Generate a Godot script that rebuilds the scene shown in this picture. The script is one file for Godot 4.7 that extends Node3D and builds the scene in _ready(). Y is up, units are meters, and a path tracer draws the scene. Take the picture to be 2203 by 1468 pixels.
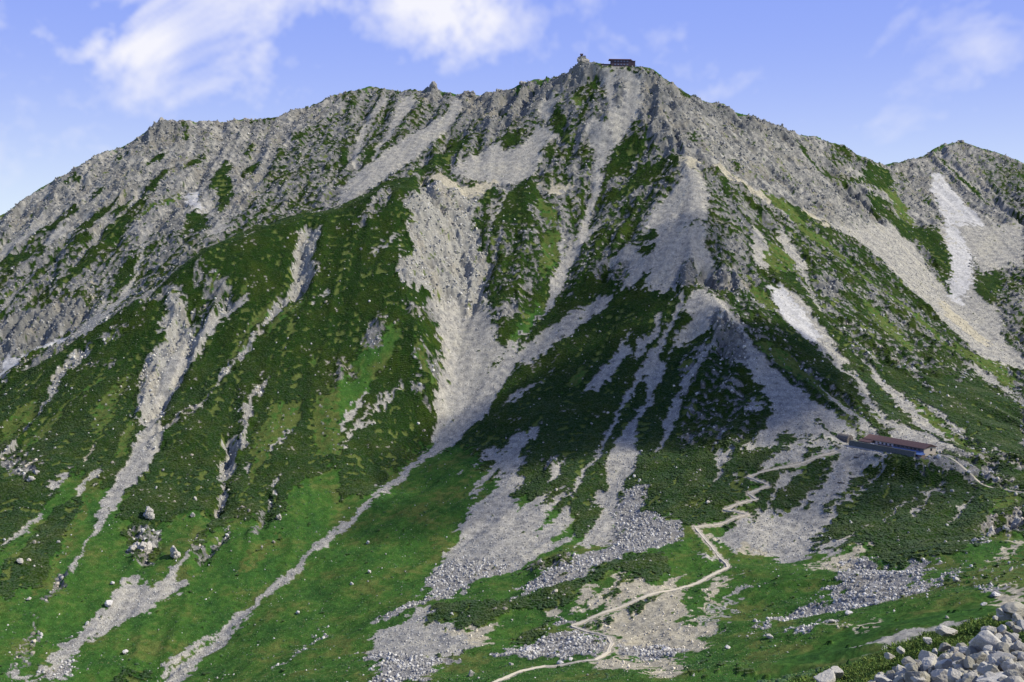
extends Node3D
# A mountain flank above a saddle with a lodge, seen across a valley. Units are metres, y is up.
# Ground coordinates: x to the right, d = -z into the distance.

const EYE_PITCH := -4.522
const SUN_FROM := Vector3(0.80, 0.73, 0.13)

const X0 := -780.0
const D0 := -60.0
const CELL := 6.0
const NX := 271
const ND := 281
const FINE := 6
const GX := 1626          # 1 m rasters, six per survey cell
const GD := 1686

# ridges, gullies, fans and spot heights: weight, then x, y, d of each point
const LINES := [
	[40, -621.3, -77.3, 850, -570.6, -21, 930, -497.3, 45, 1000, -440.9, 93.8, 1030, -395.7, 123.3, 1060, -366.3, 145.8, 1080, -331.2, 147.5, 1100, -292, 155.5, 1130, -266.5, 153.9, 1140, -209.3, 181.9, 1165, -159.1, 199.8, 1180, -122.2, 195.7, 1180, -87.3, 195.9, 1172, -65.9, 188.1, 1165, -26.5, 182.1, 1150, 19.4, 195.3, 1130, 51.3, 193.8, 1110, 72.4, 207.9, 1092, 101, 202.3, 1085, 125.6, 201.4, 1080, 140.8, 201.9, 1075, 163.4, 186.7, 1080, 196.2, 170.8, 1100, 251.2, 161.8, 1125, 303.6, 146.6, 1150, 367.8, 138.5, 1190, 410.4, 126.8, 1220, 451.8, 116.6, 1250, 506.5, 129.5, 1290, 547.3, 151.8, 1320, 569.2, 158.9, 1330, 623.5, 143, 1330, 653.8, 127.2, 1320, 726.2, 81.2, 1290, 835.2, 0, 1230],
	[40, -723.6, -172.3, 990, -656.4, -116, 1070, -567, -50, 1140, -500.8, -1.2, 1170, -448, 28.3, 1200, -413.7, 50.8, 1220, -373.3, 52.5, 1240, -328.2, 60.5, 1270, -299.2, 58.9, 1280, -234.5, 86.9, 1305, -177.9, 104.8, 1320, -136.7, 100.7, 1320, -97.7, 100.9, 1312, -73.8, 93.1, 1305, -29.7, 87.1, 1290, 21.9, 100.3, 1270, 57.8, 98.8, 1250, 81.7, 112.9, 1232, 114, 107.3, 1225, 141.9, 106.4, 1220, 159.2, 106.9, 1215, 184.6, 91.7, 1220, 221.2, 75.8, 1240, 282.5, 66.8, 1265, 340.5, 51.6, 1290, 411.1, 43.5, 1330, 457.5, 31.8, 1360, 502.4, 21.6, 1390, 561.5, 34.5, 1430, 605.4, 56.8, 1460, 629.1, 63.9, 1470, 689.2, 48, 1470, 723.2, 32.2, 1460, 805, -13.8, 1430, 930.3, -95, 1370],
	[40, -862.5, -307.3, 1180, -773, -251, 1260, -661.5, -185, 1330, -582.1, -136.2, 1360, -518.9, -106.7, 1390, -478.2, -84.2, 1410, -430.5, -82.5, 1430, -377.2, -74.5, 1460, -343.7, -76.1, 1470, -268.6, -48.1, 1495, -203.5, -30.2, 1510, -156.3, -34.3, 1510, -111.8, -34.1, 1502, -84.6, -41.9, 1495, -34.1, -47.9, 1480, 25.1, -34.7, 1460, 66.6, -36.2, 1440, 94.2, -22.1, 1422, 131.7, -27.7, 1415, 164, -28.6, 1410, 184.1, -28.1, 1405, 213.3, -43.3, 1410, 255, -59.2, 1430, 324.9, -68.2, 1455, 390.7, -83.4, 1480, 469.8, -91.5, 1520, 521.4, -103.2, 1550, 571, -113.4, 1580, 636.1, -100.5, 1620, 684.2, -78.2, 1650, 710.4, -71.1, 1660, 778.2, -87, 1660, 817.3, -102.8, 1650, 911.9, -148.8, 1620, 1059.3, -230, 1560],
	[40, -82.1, 68.3, 905, -109.5, 61.5, 895, -159.2, 38.7, 878, -181.4, 34.5, 870, -209.3, 26.2, 855, -248.6, 8.6, 830, -283.1, -22.7, 808, -295.1, -33.4, 800, -318.8, -47.3, 790, -338.5, -64.5, 780, -355.6, -75, 770, -382.9, -90.8, 760, -436.3, -123.6, 730, -494.3, -165.1, 690],
	[40, -85.6, 73.7, 943, -114.1, 66.8, 933, -166, 43.4, 916, -189.2, 39.1, 908, -218.5, 30.6, 893, -259.9, 12.4, 868, -296.3, -20.1, 846, -309.1, -31.3, 838, -334.1, -45.8, 828, -354.9, -63.8, 818, -373, -74.7, 808, -401.9, -91.2, 798, -458.8, -125.6, 768, -521.2, -169.4, 728],
	[40, -42.8, 56.7, 935, -41.7, 32.8, 910, -40.5, 4, 880, -40.6, -51.8, 815, -41, -84.2, 770, -49.2, -112.1, 732, -53, -124.4, 715],
	[40, -72.6, 73.8, 940, -43.9, 69, 960, -18, 70, 962, 3.7, 75.8, 965],
	[40, -84, 62.9, 903, -89.7, 31.2, 865, -88.2, -11, 812, -71.8, -42.2, 775, -59.3, -71.5, 748, -55.5, -96.4, 728],
	[40, 21, 78.6, 962, 7.7, 45.5, 920, 11.4, 20, 888, -2.5, -22.6, 832, -16.7, -55.6, 790],
	[40, 97.9, 168.6, 1050, 82.4, 116.4, 1000, 81.1, 68.6, 955, 70.2, 37.4, 922, 42.3, -11.7, 860, 29.6, -33.9, 830, 3, -64.2, 785, -21.1, -95.6, 748, -48.3, -118.3, 718],
	[40, 140.8, 201.9, 1075, 152.8, 167, 1040, 157.7, 114, 980, 165, 91.9, 940, 159.7, 47.9, 888, 143.9, 7.5, 835, 141, -14.5, 800, 149, -31.2, 765, 155.9, -53.1, 730, 165.8, -73.3, 700, 182.3, -91.1, 665, 197.7, -102.3, 635, 208.7, -108.4, 615, 234.1, -112.2, 600, 252.8, -110.7, 592, 264.4, -117.5, 575, 274.4, -124.7, 540, 288.6, -132.9, 480, 311.9, -134.2, 420],
	[40, -53, -124.4, 715, -69.4, -138.9, 680, -89, -147.2, 640, -109.7, -160.6, 590, -126.9, -171.6, 545, -144.9, -183.6, 500, -160.4, -194.1, 462, -178.2, -204.9, 420, -193.1, -213.2, 370, -214.2, -219.4, 320],
	[4, -40.3, -171, 505, -0.4, -152.5, 560, 13.6, -137.4, 610, 23.8, -117.9, 660, 47.6, -99.1, 700, 77.7, -67.8, 745, 107.2, -32.2, 790],
	[4, 50.1, -156.1, 545, 63.7, -136.1, 604, 92.8, -105.4, 678, 122.5, -72.9, 728, 143.2, -45.4, 770],
	[4, 98.7, -143.1, 535, 132.6, -121.6, 602, 155.1, -101.4, 652],
	[4, 109.8, -153, 505, 139.4, -148.9, 520, 176.8, -127.3, 565, 199.4, -114.6, 595],
	[1, 199.2, -134.3, 540],
	[1, 208, -136.1, 500],
	[1, 237.6, -128.1, 515],
	[1, 169.9, -148, 470],
	[1, 189.5, -137.4, 430],
	[1, 204.3, -118.3, 400],
	[1, 240.4, -118.2, 370],
	[1, 39.9, -172.3, 430],
	[1, 81.8, -161.6, 440],
	[1, 65.6, -166.9, 402],
	[1, 121, -146.9, 400],
	[1, 141.4, -135.9, 380],
	[1, 154.6, -121.8, 350],
	[1, 169, -109.4, 330],
	[1, 84, -152.6, 360],
	[1, -0.3, -183.1, 432],
	[1, -65.6, -190.8, 465],
	[1, -83.8, -175.8, 512],
	[1, -55, -160.6, 590],
	[1, -30, -144.2, 640],
	[40, -33.7, -164.1, 478, -0.3, -160.4, 475, 44.7, -152.7, 485, 78.5, -148.6, 500],
	[40, 451.8, 116.6, 1250, 438.2, 45.8, 1130, 421.9, -36.2, 1000, 427.6, -64, 940, 442.9, -92.2, 880, 495.4, -135.5, 800, 548.3, -157.7, 700],
	[1, 254.4, 83.2, 1030],
	[1, 343, 78.3, 1090],
	[1, 285.7, 35.1, 975],
	[1, 348.3, 37.1, 1030],
	[1, 388.5, -4.6, 1010],
	[1, 206.9, 53.8, 920],
	[1, 203.6, 74.2, 945],
	[1, 230.5, 0, 850],
	[1, 200.5, -21.9, 805],
	[1, 268.2, -30.6, 845],
	[1, 305.5, -53.4, 840],
	[1, 342.4, -76, 835],
	[1, 365.8, -105.9, 800],
	[1, 399, -119.2, 790],
	[1, 221.8, -61.4, 750],
	[1, 248.2, -85.9, 725],
	[1, 268.5, -104.1, 690],
	[1, 287.5, -113.3, 660],
	[1, 305.1, -121.2, 645],
	[1, 319.7, -133.1, 630],
	[1, 479.1, 42.5, 1180],
	[1, 568.5, 43.2, 1200],
	[1, 518.4, -14.8, 1090],
	[1, 525.8, -42.8, 1050],
	[1, 591.3, -63.6, 1000],
	[1, -252.1, -191.7, 490],
	[1, -301.4, -174.6, 590],
	[1, -349.9, -139.3, 690],
	[1, -214.4, -187.3, 510],
	[1, -236.5, -163.4, 600],
	[1, -254.8, -111.9, 720],
	[1, -255.6, -50.8, 800],
	[1, -204.8, -175.8, 550],
	[1, -185.5, -135.3, 670],
	[1, -206.2, -82, 750],
	[1, -185.6, -22.1, 815],
	[1, -137.1, -136.3, 645],
	[1, -136.7, -81.5, 745],
	[1, -116.8, -21.7, 800],
	[1, -131.9, 30.8, 855],
	[1, -104, -109.6, 705],
	[1, -80.2, -114.5, 695],
	[1, -365.3, -192.3, 560],
	[1, -283.6, -209.8, 430],
	[1, -100.5, 104.1, 1010],
	[1, -162.7, 109.2, 1060],
	[1, -213.8, 97, 1030],
	[1, -270.8, 80.8, 1000],
	[1, -328.4, 69.7, 970],
	[1, -390.6, 47.5, 960],
	[1, -383.7, 0, 890],
	[1, -328.2, 16.3, 905],
	[1, -419.9, -15.9, 880],
	[1, -23.6, 105.1, 1020],
	[1, 37.1, 136.8, 1055],
	[1, 22, 104.1, 1010],
	[1, -48.3, 123.3, 1060],
	[1, 57.8, 103, 1000],
	[1, 118, 67.6, 940],
	[1, 117.4, 23.5, 870],
	[1, 94.6, 0, 840],
	[1, 0, -1.7, 0],
	[40, -30, -4.8, -40, 0, 8, -50, 60, 15.9, -50],
	[40, 11.3, -29.6, 60, 19.7, -26.8, 61, 24, -25.8, 62, 27.9, -24, 62, 32.3, -22.9, 63, 50.4, -19.5, 68],
	[40, 9.2, -25.3, 49, 13.8, -23.2, 49, 18.3, -21.8, 50, 21.5, -20.5, 50, 24.4, -19.2, 50, 25.7, -18.9, 50, 38.6, -16.4, 52],
	[40, 7.2, -22.1, 38, 14, -18.7, 38, 16.4, -17.8, 38, 19.6, -16.7, 38, 28.4, -14.5, 38],
	[40, -20, -61.5, 120, 30, -54.9, 125, 80, -40.3, 130, 200, 2.1, 100],
	[40, 40, -98.6, 210, 110, -85, 215, 260, -35.8, 200],
	[40, 0, -135.7, 300, 70, -129.7, 300, 170, -109.5, 310, 330, -73.7, 300],
	[40, -50, -67.9, 100, -120, -98.7, 110],
	[40, -70, -131.6, 210, -200, -156.6, 210],
	[40, -100, -174.1, 330, -250, -195.7, 300],
	[40, -10, -14.2, 28, 10, -15.2, 28, 30, -15.1, 27, 60, -11.9, 24],
]
# patches of ground cover on the map: kind, then x, d of each corner in half metres
const COVER := [
	["p", -1203, 1644, -1175, 1674, -1143, 1702, -1110, 1729, -1074, 1754, -1035, 1778, -994, 1799, -950, 1818, -905, 1836, -858, 1853, -811, 1870, -764, 1890, -717, 1912, -669, 1937, -623, 1972, -556, 1971, -489, 1966, -421, 1960, -353, 1951, -285, 1936, -217, 1915, -152, 1913, -89, 1944, -27, 1963, 37, 1969, 100, 1974, 163, 1970, 226, 1964, 287, 1954, 356, 1989, 437, 2075, 526, 2169, 621, 2268, 726, 2375, 818, 2422, 930, 2515, 1043, 2599, 1146, 2649, 1232, 2652, 1305, 2626, 1373, 2595, 1441, 2566, 1506, 2534, 1527, 2436, 1706, 2588, 1789, 2588, 1872, 2588, 1860, 2571, 1865, 2579, 1857, 2567, 1533, 2114, 1402, 1928, 1302, 1786, 1222, 1673, 1160, 1584, 1110, 1512, 813, 1104, 725, 982, 667, 901, 164, 220, 88, 118, 85, 120, 84, 123, 83, 129, 132, 216, 134, 232, 136, 250, 341, 666, 331, 692, 321, 719, 308, 746, 293, 772, 276, 795, 257, 818, 235, 838, 212, 857, 188, 876, 161, 890, 133, 900, 105, 909, 75, 917, 45, 925, 15, 934, -16, 943, -48, 953, -81, 976, -116, 995, -151, 1007, -186, 1016, -221, 1025, -257, 1034, -293, 1039, -328, 1039, -362, 1039, -396, 1039, -430, 1037, -462, 1033, -494, 1028, -525, 1022, -555, 1015, -584, 1007, -612, 998, -639, 989, -666, 980, -691, 970, -716, 960, -768, 1033, -826, 1114, -897, 1213, -1063, 1441, -1100, 1495, -1143, 1558],
	["m", -1247, 1706, -1220, 1739, -1193, 1775, -1166, 1813, -1136, 1851, -1103, 1888, -1067, 1921, -1030, 1957, -990, 1990, -944, 2023, -883, 2026, -827, 2038, -772, 2057, -719, 2082, -667, 2117, -618, 2169, -573, 2251, -512, 2276, -450, 2310, -383, 2327, -317, 2349, -238, 2348, -158, 2327, -79, 2295, -2, 2261, 73, 2231, 145, 2184, 215, 2171, 278, 2114, 354, 2157, 434, 2205, 518, 2254, 599, 2283, 693, 2347, 792, 2411, 896, 2479, 996, 2528, 1075, 2518, 1153, 2511, 1233, 2506, 1317, 2509, 1413, 2532, 1501, 2539, 1534, 2455, 1564, 2377, 1775, 2571, 1864, 2577, 1546, 2133, 1397, 1922, 1287, 1766, 1204, 1646, 1139, 1554, 1094, 1560, 1046, 1563, 817, 1283, 743, 1230, 683, 1194, 626, 1160, 575, 1132, 544, 1151, 509, 1165, 477, 1187, 444, 1211, 426, 1267, 402, 1319, 374, 1364, 341, 1405, 307, 1447, 274, 1512, 235, 1558, 194, 1612, 151, 1672, 97, 1742, 39, 1767, -22, 1808, -84, 1844, -140, 1792, -194, 1750, -250, 1744, -308, 1750, -370, 1773, -404, 1701, -445, 1667, -485, 1637, -526, 1616, -568, 1598, -608, 1580, -648, 1564, -689, 1550, -725, 1530, -762, 1511, -795, 1492, -827, 1470, -859, 1450, -891, 1433, -917, 1409, -898, 1320, -886, 1248, -880, 1189, -1058, 1434, -1101, 1497, -1151, 1570, -1224, 1673],
	["g", -751, 1010, -731, 1028, -708, 1046, -684, 1062, -656, 1075, -628, 1087, -598, 1099, -567, 1110, -534, 1119, -501, 1129, -468, 1138, -433, 1147, -398, 1154, -362, 1161, -326, 1169, -288, 1173, -250, 1177, -211, 1179, -171, 1173, -132, 1165, -92, 1155, -54, 1143, -16, 1131, 21, 1122, 58, 1118, 95, 1115, 130, 1102, 164, 1085, 198, 1074, 232, 1069, 266, 1065, 298, 1056, 327, 1039, 354, 1021, 382, 1005, 409, 991, 435, 979, 462, 968, 490, 960, 514, 947, 540, 938, 569, 935, 594, 925, 613, 908, 629, 888, 176, 237, 79, 105, 74, 104, 70, 104, 67, 105, 64, 106, 62, 107, 60, 110, 58, 114, 57, 120, 56, 126, 55, 134, 56, 149, 48, 141, 43, 136, 37, 132, 32, 128, 27, 124, 23, 120, 20, 130, 17, 142, 14, 159, 10, 180, 4, 203, -3, 224, -22, 469, -41, 499, -61, 526, -82, 550, -105, 576, -130, 602, -158, 632, -189, 665, -218, 687, -248, 705, -281, 731, -319, 762, -357, 789, -385, 792, -407, 783, -428, 773, -448, 763, -467, 752, -485, 740, -501, 728, -517, 715, -531, 703, -558, 740, -589, 782, -623, 830, -659, 880, -700, 938],
	["m", -986, 1982, -937, 2024, -879, 2051, -833, 2087, -786, 2122, -736, 2154, -669, 2188, -601, 2228, -528, 2257, -461, 2297, -390, 2326, -317, 2351, -229, 2347, -140, 2323, -53, 2285, 15, 2255, 82, 2229, 145, 2184, 217, 2171, 286, 2148, 388, 2177, 500, 2239, 618, 2303, 703, 2349, 797, 2411, 896, 2479, 1023, 2590, 1135, 2650, 1222, 2647, 1302, 2628, 1224, 2465, 1145, 2300, 1080, 2163, 1007, 2013, 945, 1884, 891, 1770, 752, 1492, 665, 1315, 590, 1164, 556, 1178, 518, 1186, 484, 1205, 449, 1224, 429, 1278, 404, 1327, 375, 1370, 342, 1409, 307, 1448, 274, 1512, 237, 1570, 197, 1640, 155, 1719, 99, 1778, 39, 1797, -22, 1834, -85, 1865, -171, 1882, -233, 1795, -309, 1824, -370, 1773, -411, 1722, -458, 1703, -516, 1724, -553, 1656, -593, 1608, -639, 1589, -688, 1576, -724, 1539, -762, 1511, -827, 1644, -858, 1711, -894, 1788, -937, 1879],
	["p", -171, 1889, -227, 1856, -304, 1841, -370, 1773, -429, 1753, -514, 1717, -549, 1644, -592, 1605, -635, 1581, -678, 1563, -724, 1544, -770, 1528, -721, 1426, -675, 1332, -633, 1246, -598, 1174, -551, 1190, -511, 1227, -475, 1193, -429, 1202, -384, 1194, -341, 1186, -282, 1219, -246, 1234, -209, 1251, -149, 1341, -105, 1418, -111, 1458, -117, 1493, -135, 1523, -156, 1567, -177, 1619, -174, 1689, -171, 1759],
	["g", -567, 1110, -577, 1180, -580, 1239, -582, 1301, -531, 1271, -483, 1245, -432, 1229, -381, 1211, -333, 1196, -304, 1232, -274, 1270, -242, 1310, -199, 1343, -153, 1382, -105, 1418, -64, 1371, -1, 1373, 29, 1291, 56, 1222, 80, 1161, 119, 1149, 155, 1126, 201, 1094, 247, 1073, 291, 1052, 317, 1016, 339, 978, 368, 970, 397, 963, 426, 959, 457, 957, 490, 960, 409, 800, 136, 265, 60, 117, 48, 93, 47, 98, 47, 104, 47, 112, 47, 123, 48, 136, 52, 163, 62, 219, 151, 606, 134, 620, 116, 633, 97, 645, 77, 659, 56, 674, 35, 691, 12, 709, -12, 728, -37, 748, -64, 767, -92, 786, -120, 805, -151, 824, -182, 843, -215, 862, -249, 881, -284, 899, -320, 915, -351, 916, -380, 913, -408, 908, -436, 903, -463, 898, -495, 963, -528, 1031],
	["p", -106, 1423, -54, 1449, -1, 1474, 51, 1504, 104, 1535, 148, 1582, 193, 1627, 241, 1672, 283, 1652, 298, 1566, 311, 1487, 331, 1436, 350, 1385, 365, 1331, 394, 1285, 419, 1236, 387, 1206, 327, 1189, 269, 1170, 241, 1114, 200, 1084, 148, 1153, 79, 1151, 40, 1181, -1, 1220, -58, 1367],
	["u", -990, 1989, -917, 2037, -880, 2063, -835, 2085, -789, 2119, -751, 2143, -685, 2184, -594, 2242, -539, 2212, -491, 2290, -435, 2310, -377, 2330, -366, 2261, -420, 2229, -450, 2160, -472, 2092, -477, 2014, -472, 1928, -495, 1835, -523, 1801, -595, 1830, -665, 1849, -736, 1867, -808, 1885, -885, 1909, -964, 1936],
	["m", -470, 1969, -478, 2033, -472, 2092, -450, 2160, -420, 2229, -368, 2275, -337, 2074, -304, 1867, -338, 1856, -379, 1847, -425, 1800, -442, 1755, -473, 1770, -477, 1852, -470, 1922],
	["r", -791, 2117, -776, 2127, -753, 2147, -732, 2154, -720, 2159, -715, 2154, -690, 2178, -665, 2126, -671, 2104, -708, 2119, -737, 2109, -770, 2111],
	["r", -588, 2221, -577, 2244, -556, 2255, -541, 2221, -565, 2208],
	["p", -880, 1908, -866, 1918, -842, 1946, -827, 1953, -818, 1939, -831, 1919, -849, 1898],
	["p", -802, 1884, -785, 1909, -758, 1948, -745, 1954, -747, 1933, -767, 1893, -779, 1877],
	["p", -753, 1871, -727, 1912, -706, 1936, -692, 1946, -682, 1926, -695, 1896, -710, 1872, -721, 1863],
	["p", -750, 1909, -744, 1923, -723, 1957, -716, 1947, -734, 1913],
	["p", -707, 1963, -695, 1993, -672, 2035, -664, 2039, -681, 1986, -674, 1956],
	["p", -807, 1972, -804, 1988, -790, 1993, -787, 1976, -798, 1966],
	["p", -880, 2025, -870, 2037, -844, 2043, -846, 2024, -868, 2018],
	["p", -721, 2043, -719, 2065, -700, 2083, -690, 2074, -703, 2055],
	["p", -802, 2068, -789, 2083, -782, 2074, -795, 2065],
	["p", -654, 2029, -639, 2049, -618, 2077, -613, 2069, -629, 2038, -647, 2026],
	["p", -541, 2086, -538, 2112, -528, 2126, -525, 2099, -535, 2076],
	["p", -456, 2125, -454, 2160, -432, 2165, -439, 2137, -449, 2121],
	["p", -693, 2178, -680, 2168, -665, 2126, -671, 2114, -678, 2150],
	["p", -582, 1993, -577, 2032, -564, 2052, -549, 2043, -548, 2026, -553, 2008, -535, 1978, -522, 1937, -525, 1915, -524, 1888, -527, 1856, -541, 1897, -556, 1953, -571, 1954],
	["p", -524, 1995, -524, 2042, -505, 2066, -495, 2041, -510, 2023, -513, 1999],
	["y", -686, 1911, -636, 1941, -622, 1954, -621, 1939, -658, 1917, -688, 1882, -699, 1865],
	["p", -584, 1827, -592, 1865, -581, 1886, -558, 1875, -541, 1835, -536, 1807],
	["r", -644, 1872, -632, 1927, -616, 1934, -584, 1827, -646, 1845],
	["w", -618, 1944, -615, 1959, -601, 1963, -590, 1946, -585, 1920, -562, 1891, -580, 1890, -602, 1918],
	["s", -596, 1978, -591, 1983, -559, 1911, -534, 1864, -541, 1856, -567, 1907],
	["p", -409, 1707, -412, 1790, -378, 1775, -344, 1755, -290, 1777, -280, 1710, -345, 1713],
	["r", -207, 2303, -196, 2337, -175, 2335, -157, 2340, -141, 2308, -156, 2266, -198, 2279],
	["r", -141, 2308, -113, 2313, -91, 2300, -81, 2288, -66, 2284, -49, 2264, -35, 2279, 3, 2261, 31, 2254, 51, 2239, 97, 2203, 130, 2193, 149, 2182, 175, 2180, 180, 2160, 134, 2144, 95, 2162, 49, 2135, 3, 2114, -42, 2103, -77, 2173, -112, 2215],
	["s", -319, 2044, -321, 2121, -313, 2199, -306, 2252, -282, 2311, -274, 2304, -294, 2236, -305, 2191, -307, 2132, -305, 2056, -296, 2009, -307, 2005],
	["s", -283, 2006, -277, 2079, -259, 2140, -255, 2195, -248, 2257, -242, 2300, -219, 2313, -208, 2266, -224, 2225, -243, 2151, -263, 2067, -273, 2003, -286, 1985],
	["s", -318, 1899, -300, 1975, -274, 2011, -242, 2077, -199, 2134, -164, 2184, -133, 2237, -131, 2310, -120, 2314, -106, 2246, -111, 2207, -132, 2149, -156, 2083, -188, 2014, -222, 1952, -245, 1902, -278, 1865, -301, 1793],
	["p", -347, 2079, -341, 2102, -328, 2076, -322, 2001, -331, 1982],
	["p", -290, 1993, -291, 2067, -280, 2103, -272, 2062, -278, 2012],
	["p", -29, 2065, -10, 2081, 12, 2079, 18, 2047, 3, 2036, -16, 2045],
	["p", -193, 1937, -162, 1998, -124, 2079, -106, 2097, -87, 2099, -83, 2072, -109, 2037, -131, 1984, -147, 1954, -174, 1925],
	["s", -118, 1972, -90, 2017, -54, 2048, -29, 2065, -13, 2029, 18, 2037, 35, 2071, 54, 2094, 79, 2073, 90, 2042, 62, 2021, 63, 1983, 44, 1945, 26, 1938, -3, 1919, -39, 1929, -71, 1929, -105, 1950],
	["s", 49, 2135, 69, 2153, 102, 2157, 108, 2145, 84, 2126, 70, 2096, 61, 2110],
	["o", -170, 1914, -146, 1938, -122, 1930, -97, 1909, -68, 1913, -42, 1929, -27, 1929, -47, 1903, -67, 1880, -95, 1870, -113, 1878, -130, 1885],
	["p", 76, 2075, 80, 2110, 93, 2116, 105, 2096, 103, 2050, 90, 2046],
	["p", 93, 2037, 109, 2047, 118, 2035, 111, 2014, 95, 2011],
	["p", 114, 2140, 140, 2140, 170, 2148, 179, 2137, 158, 2116, 133, 2129],
	["y", 123, 2131, 139, 2125, 141, 2109, 134, 2089, 125, 2102],
	["p", 221, 2070, 229, 2087, 246, 2102, 248, 2086, 236, 2070],
	["r", 262, 2130, 297, 2146, 332, 2160, 356, 2159, 318, 1920, 286, 1952, 262, 1993, 253, 2048],
	["s", 180, 2160, 200, 2161, 248, 2148, 262, 2130, 265, 2098, 254, 2055, 234, 2022, 210, 1992, 190, 1970, 176, 1952, 168, 1925, 159, 1888, 145, 1849, 131, 1807, 117, 1809, 134, 1857, 148, 1900, 157, 1940, 157, 1979, 147, 2011, 146, 2042, 160, 2058, 186, 2032, 195, 2060, 192, 2099, 188, 2134],
	["r", 208, 2136, 230, 2130, 226, 2091, 214, 2064, 206, 2080],
	["p", 183, 1959, 209, 1985, 238, 1996, 254, 1980, 241, 1947, 221, 1922, 190, 1912, 171, 1894, 159, 1881, 174, 1923],
	["v", 141, 1802, 156, 1844, 202, 1853, 271, 1837, 254, 1819, 231, 1790, 214, 1762],
	["m", 62, 2025, 96, 2023, 116, 1996, 133, 1972, 139, 1935, 139, 1884, 127, 1833, 108, 1808, 58, 1797, 49, 1873, 44, 1939],
	["p", 199, 1882, 229, 1914, 268, 1923, 318, 1920, 312, 1884, 280, 1885, 247, 1877, 217, 1865, 188, 1852, 156, 1852, 170, 1876],
	["s", 214, 1762, 238, 1799, 272, 1828, 307, 1851, 287, 1721],
	["o", 38, 1922, 61, 1910, 91, 1918, 114, 1908, 96, 1896, 69, 1889],
	["p", -50, 1805, -31, 1838, -12, 1880, 12, 1920, 29, 1937, 38, 1917, 46, 1892, 45, 1858, 31, 1840, 44, 1810, 30, 1790, -53, 1799],
	["y", 46, 1885, 57, 1879, 80, 1854, 84, 1820, 64, 1822, 48, 1844],
	["p", -58, 1865, -44, 1903, -27, 1918, -24, 1896, -38, 1865, -48, 1842],
	["c", -190, 1768, -163, 1857, -154, 1891, -130, 1880, -107, 1877, -84, 1871, -64, 1872, -65, 1838, -72, 1800, -175, 1717, -168, 1757],
	["s", -53, 1799, -37, 1828, -23, 1869, -9, 1909, 0, 1913, -15, 1876, -29, 1838, -45, 1799],
	["p", -287, 1711, -298, 1776, -277, 1856, -244, 1893, -202, 1910, -179, 1915, -162, 1849, -161, 1807, -178, 1780, -193, 1770, -173, 1757, -176, 1733, -180, 1714],
	["m", -270, 1719, -257, 1741, -242, 1772, -228, 1856, -206, 1791, -215, 1773, -216, 1758, -233, 1736, -249, 1717],
	["p", 61, 2016, 77, 2021, 86, 2005, 79, 1980, 64, 1992],
	["p", -20, 2159, -10, 2173, -10, 2136, -20, 2135],
	["u", 349, 2157, 393, 2182, 442, 2212, 537, 2251, 595, 2289, 729, 2368, 809, 2410, 893, 2479, 929, 2463, 797, 2137, 680, 2013, 578, 1906, 489, 1822, 411, 1763, 342, 1727, 282, 1723, 296, 1814, 310, 1905, 328, 2024],
	["r", 348, 2155, 393, 2181, 444, 2220, 538, 2255, 595, 2287, 624, 2291, 613, 2225, 574, 2208, 481, 2152, 423, 2128, 372, 2101, 338, 2087],
	["p", 349, 2156, 374, 2169, 395, 2191, 367, 2146, 344, 2124],
	["p", 631, 2292, 637, 2250, 646, 2193, 688, 2220, 724, 2235, 773, 2280, 829, 2414, 874, 2459, 902, 2461, 895, 2400, 842, 2322, 787, 2269, 734, 2225, 689, 2190, 659, 2170, 644, 2186, 630, 2209, 618, 2230],
	["p", 699, 2306, 731, 2340, 745, 2326, 715, 2262, 689, 2257],
	["m", 705, 2350, 752, 2385, 796, 2406, 846, 2442, 796, 2348, 717, 2270, 687, 2288],
	["r", 682, 2177, 732, 2217, 777, 2247, 777, 2186, 747, 2120, 712, 2124, 675, 2133],
	["p", 766, 2226, 798, 2249, 837, 2268, 842, 2263, 809, 2219, 777, 2186, 766, 2206],
	["p", 753, 2167, 804, 2214, 841, 2221, 877, 2225, 895, 2217, 802, 2143, 800, 2175, 758, 2141],
	["y", 836, 2315, 883, 2375, 882, 2313, 887, 2270, 896, 2239, 869, 2229, 836, 2226, 845, 2271],
	["p", 338, 1989, 354, 2013, 360, 1993, 344, 1969],
	["p", 422, 1982, 437, 1992, 443, 1977, 427, 1960],
	["y", 532, 2090, 551, 2087, 574, 2078, 561, 2075],
	["o", 309, 1902, 333, 1906, 354, 1909, 331, 1877, 305, 1876],
	["o", 373, 1913, 395, 1920, 434, 1935, 476, 1937, 506, 1937, 549, 1960, 586, 1961, 612, 1966, 588, 1947, 541, 1930, 495, 1914, 457, 1907, 413, 1908, 375, 1894],
	["y", 470, 1936, 497, 1948, 523, 1954, 541, 1930, 560, 1903, 562, 1891, 526, 1856, 512, 1891, 482, 1912],
	["p", 521, 1947, 546, 1963, 566, 1946, 603, 1946, 618, 1947, 562, 1891, 537, 1916],
	["m", 355, 1899, 386, 1906, 405, 1900, 444, 1914, 474, 1904, 500, 1889, 516, 1860, 519, 1849, 412, 1763, 321, 1719, 340, 1767, 332, 1799, 344, 1849],
	["p", 381, 1881, 399, 1899, 391, 1845, 377, 1830],
	["s", 304, 1869, 339, 1873, 342, 1841, 343, 1786, 321, 1719, 282, 1723],
	["u", 891, 2474, 978, 2543, 1053, 2604, 1073, 2614, 1135, 2650, 1201, 2650, 1301, 2627, 1219, 2455, 1135, 2279, 1019, 2260, 895, 2217, 879, 2277, 895, 2400],
	["m", 1171, 2620, 1223, 2627, 1297, 2618, 1160, 2332, 1156, 2418, 1148, 2476, 1159, 2554],
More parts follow.
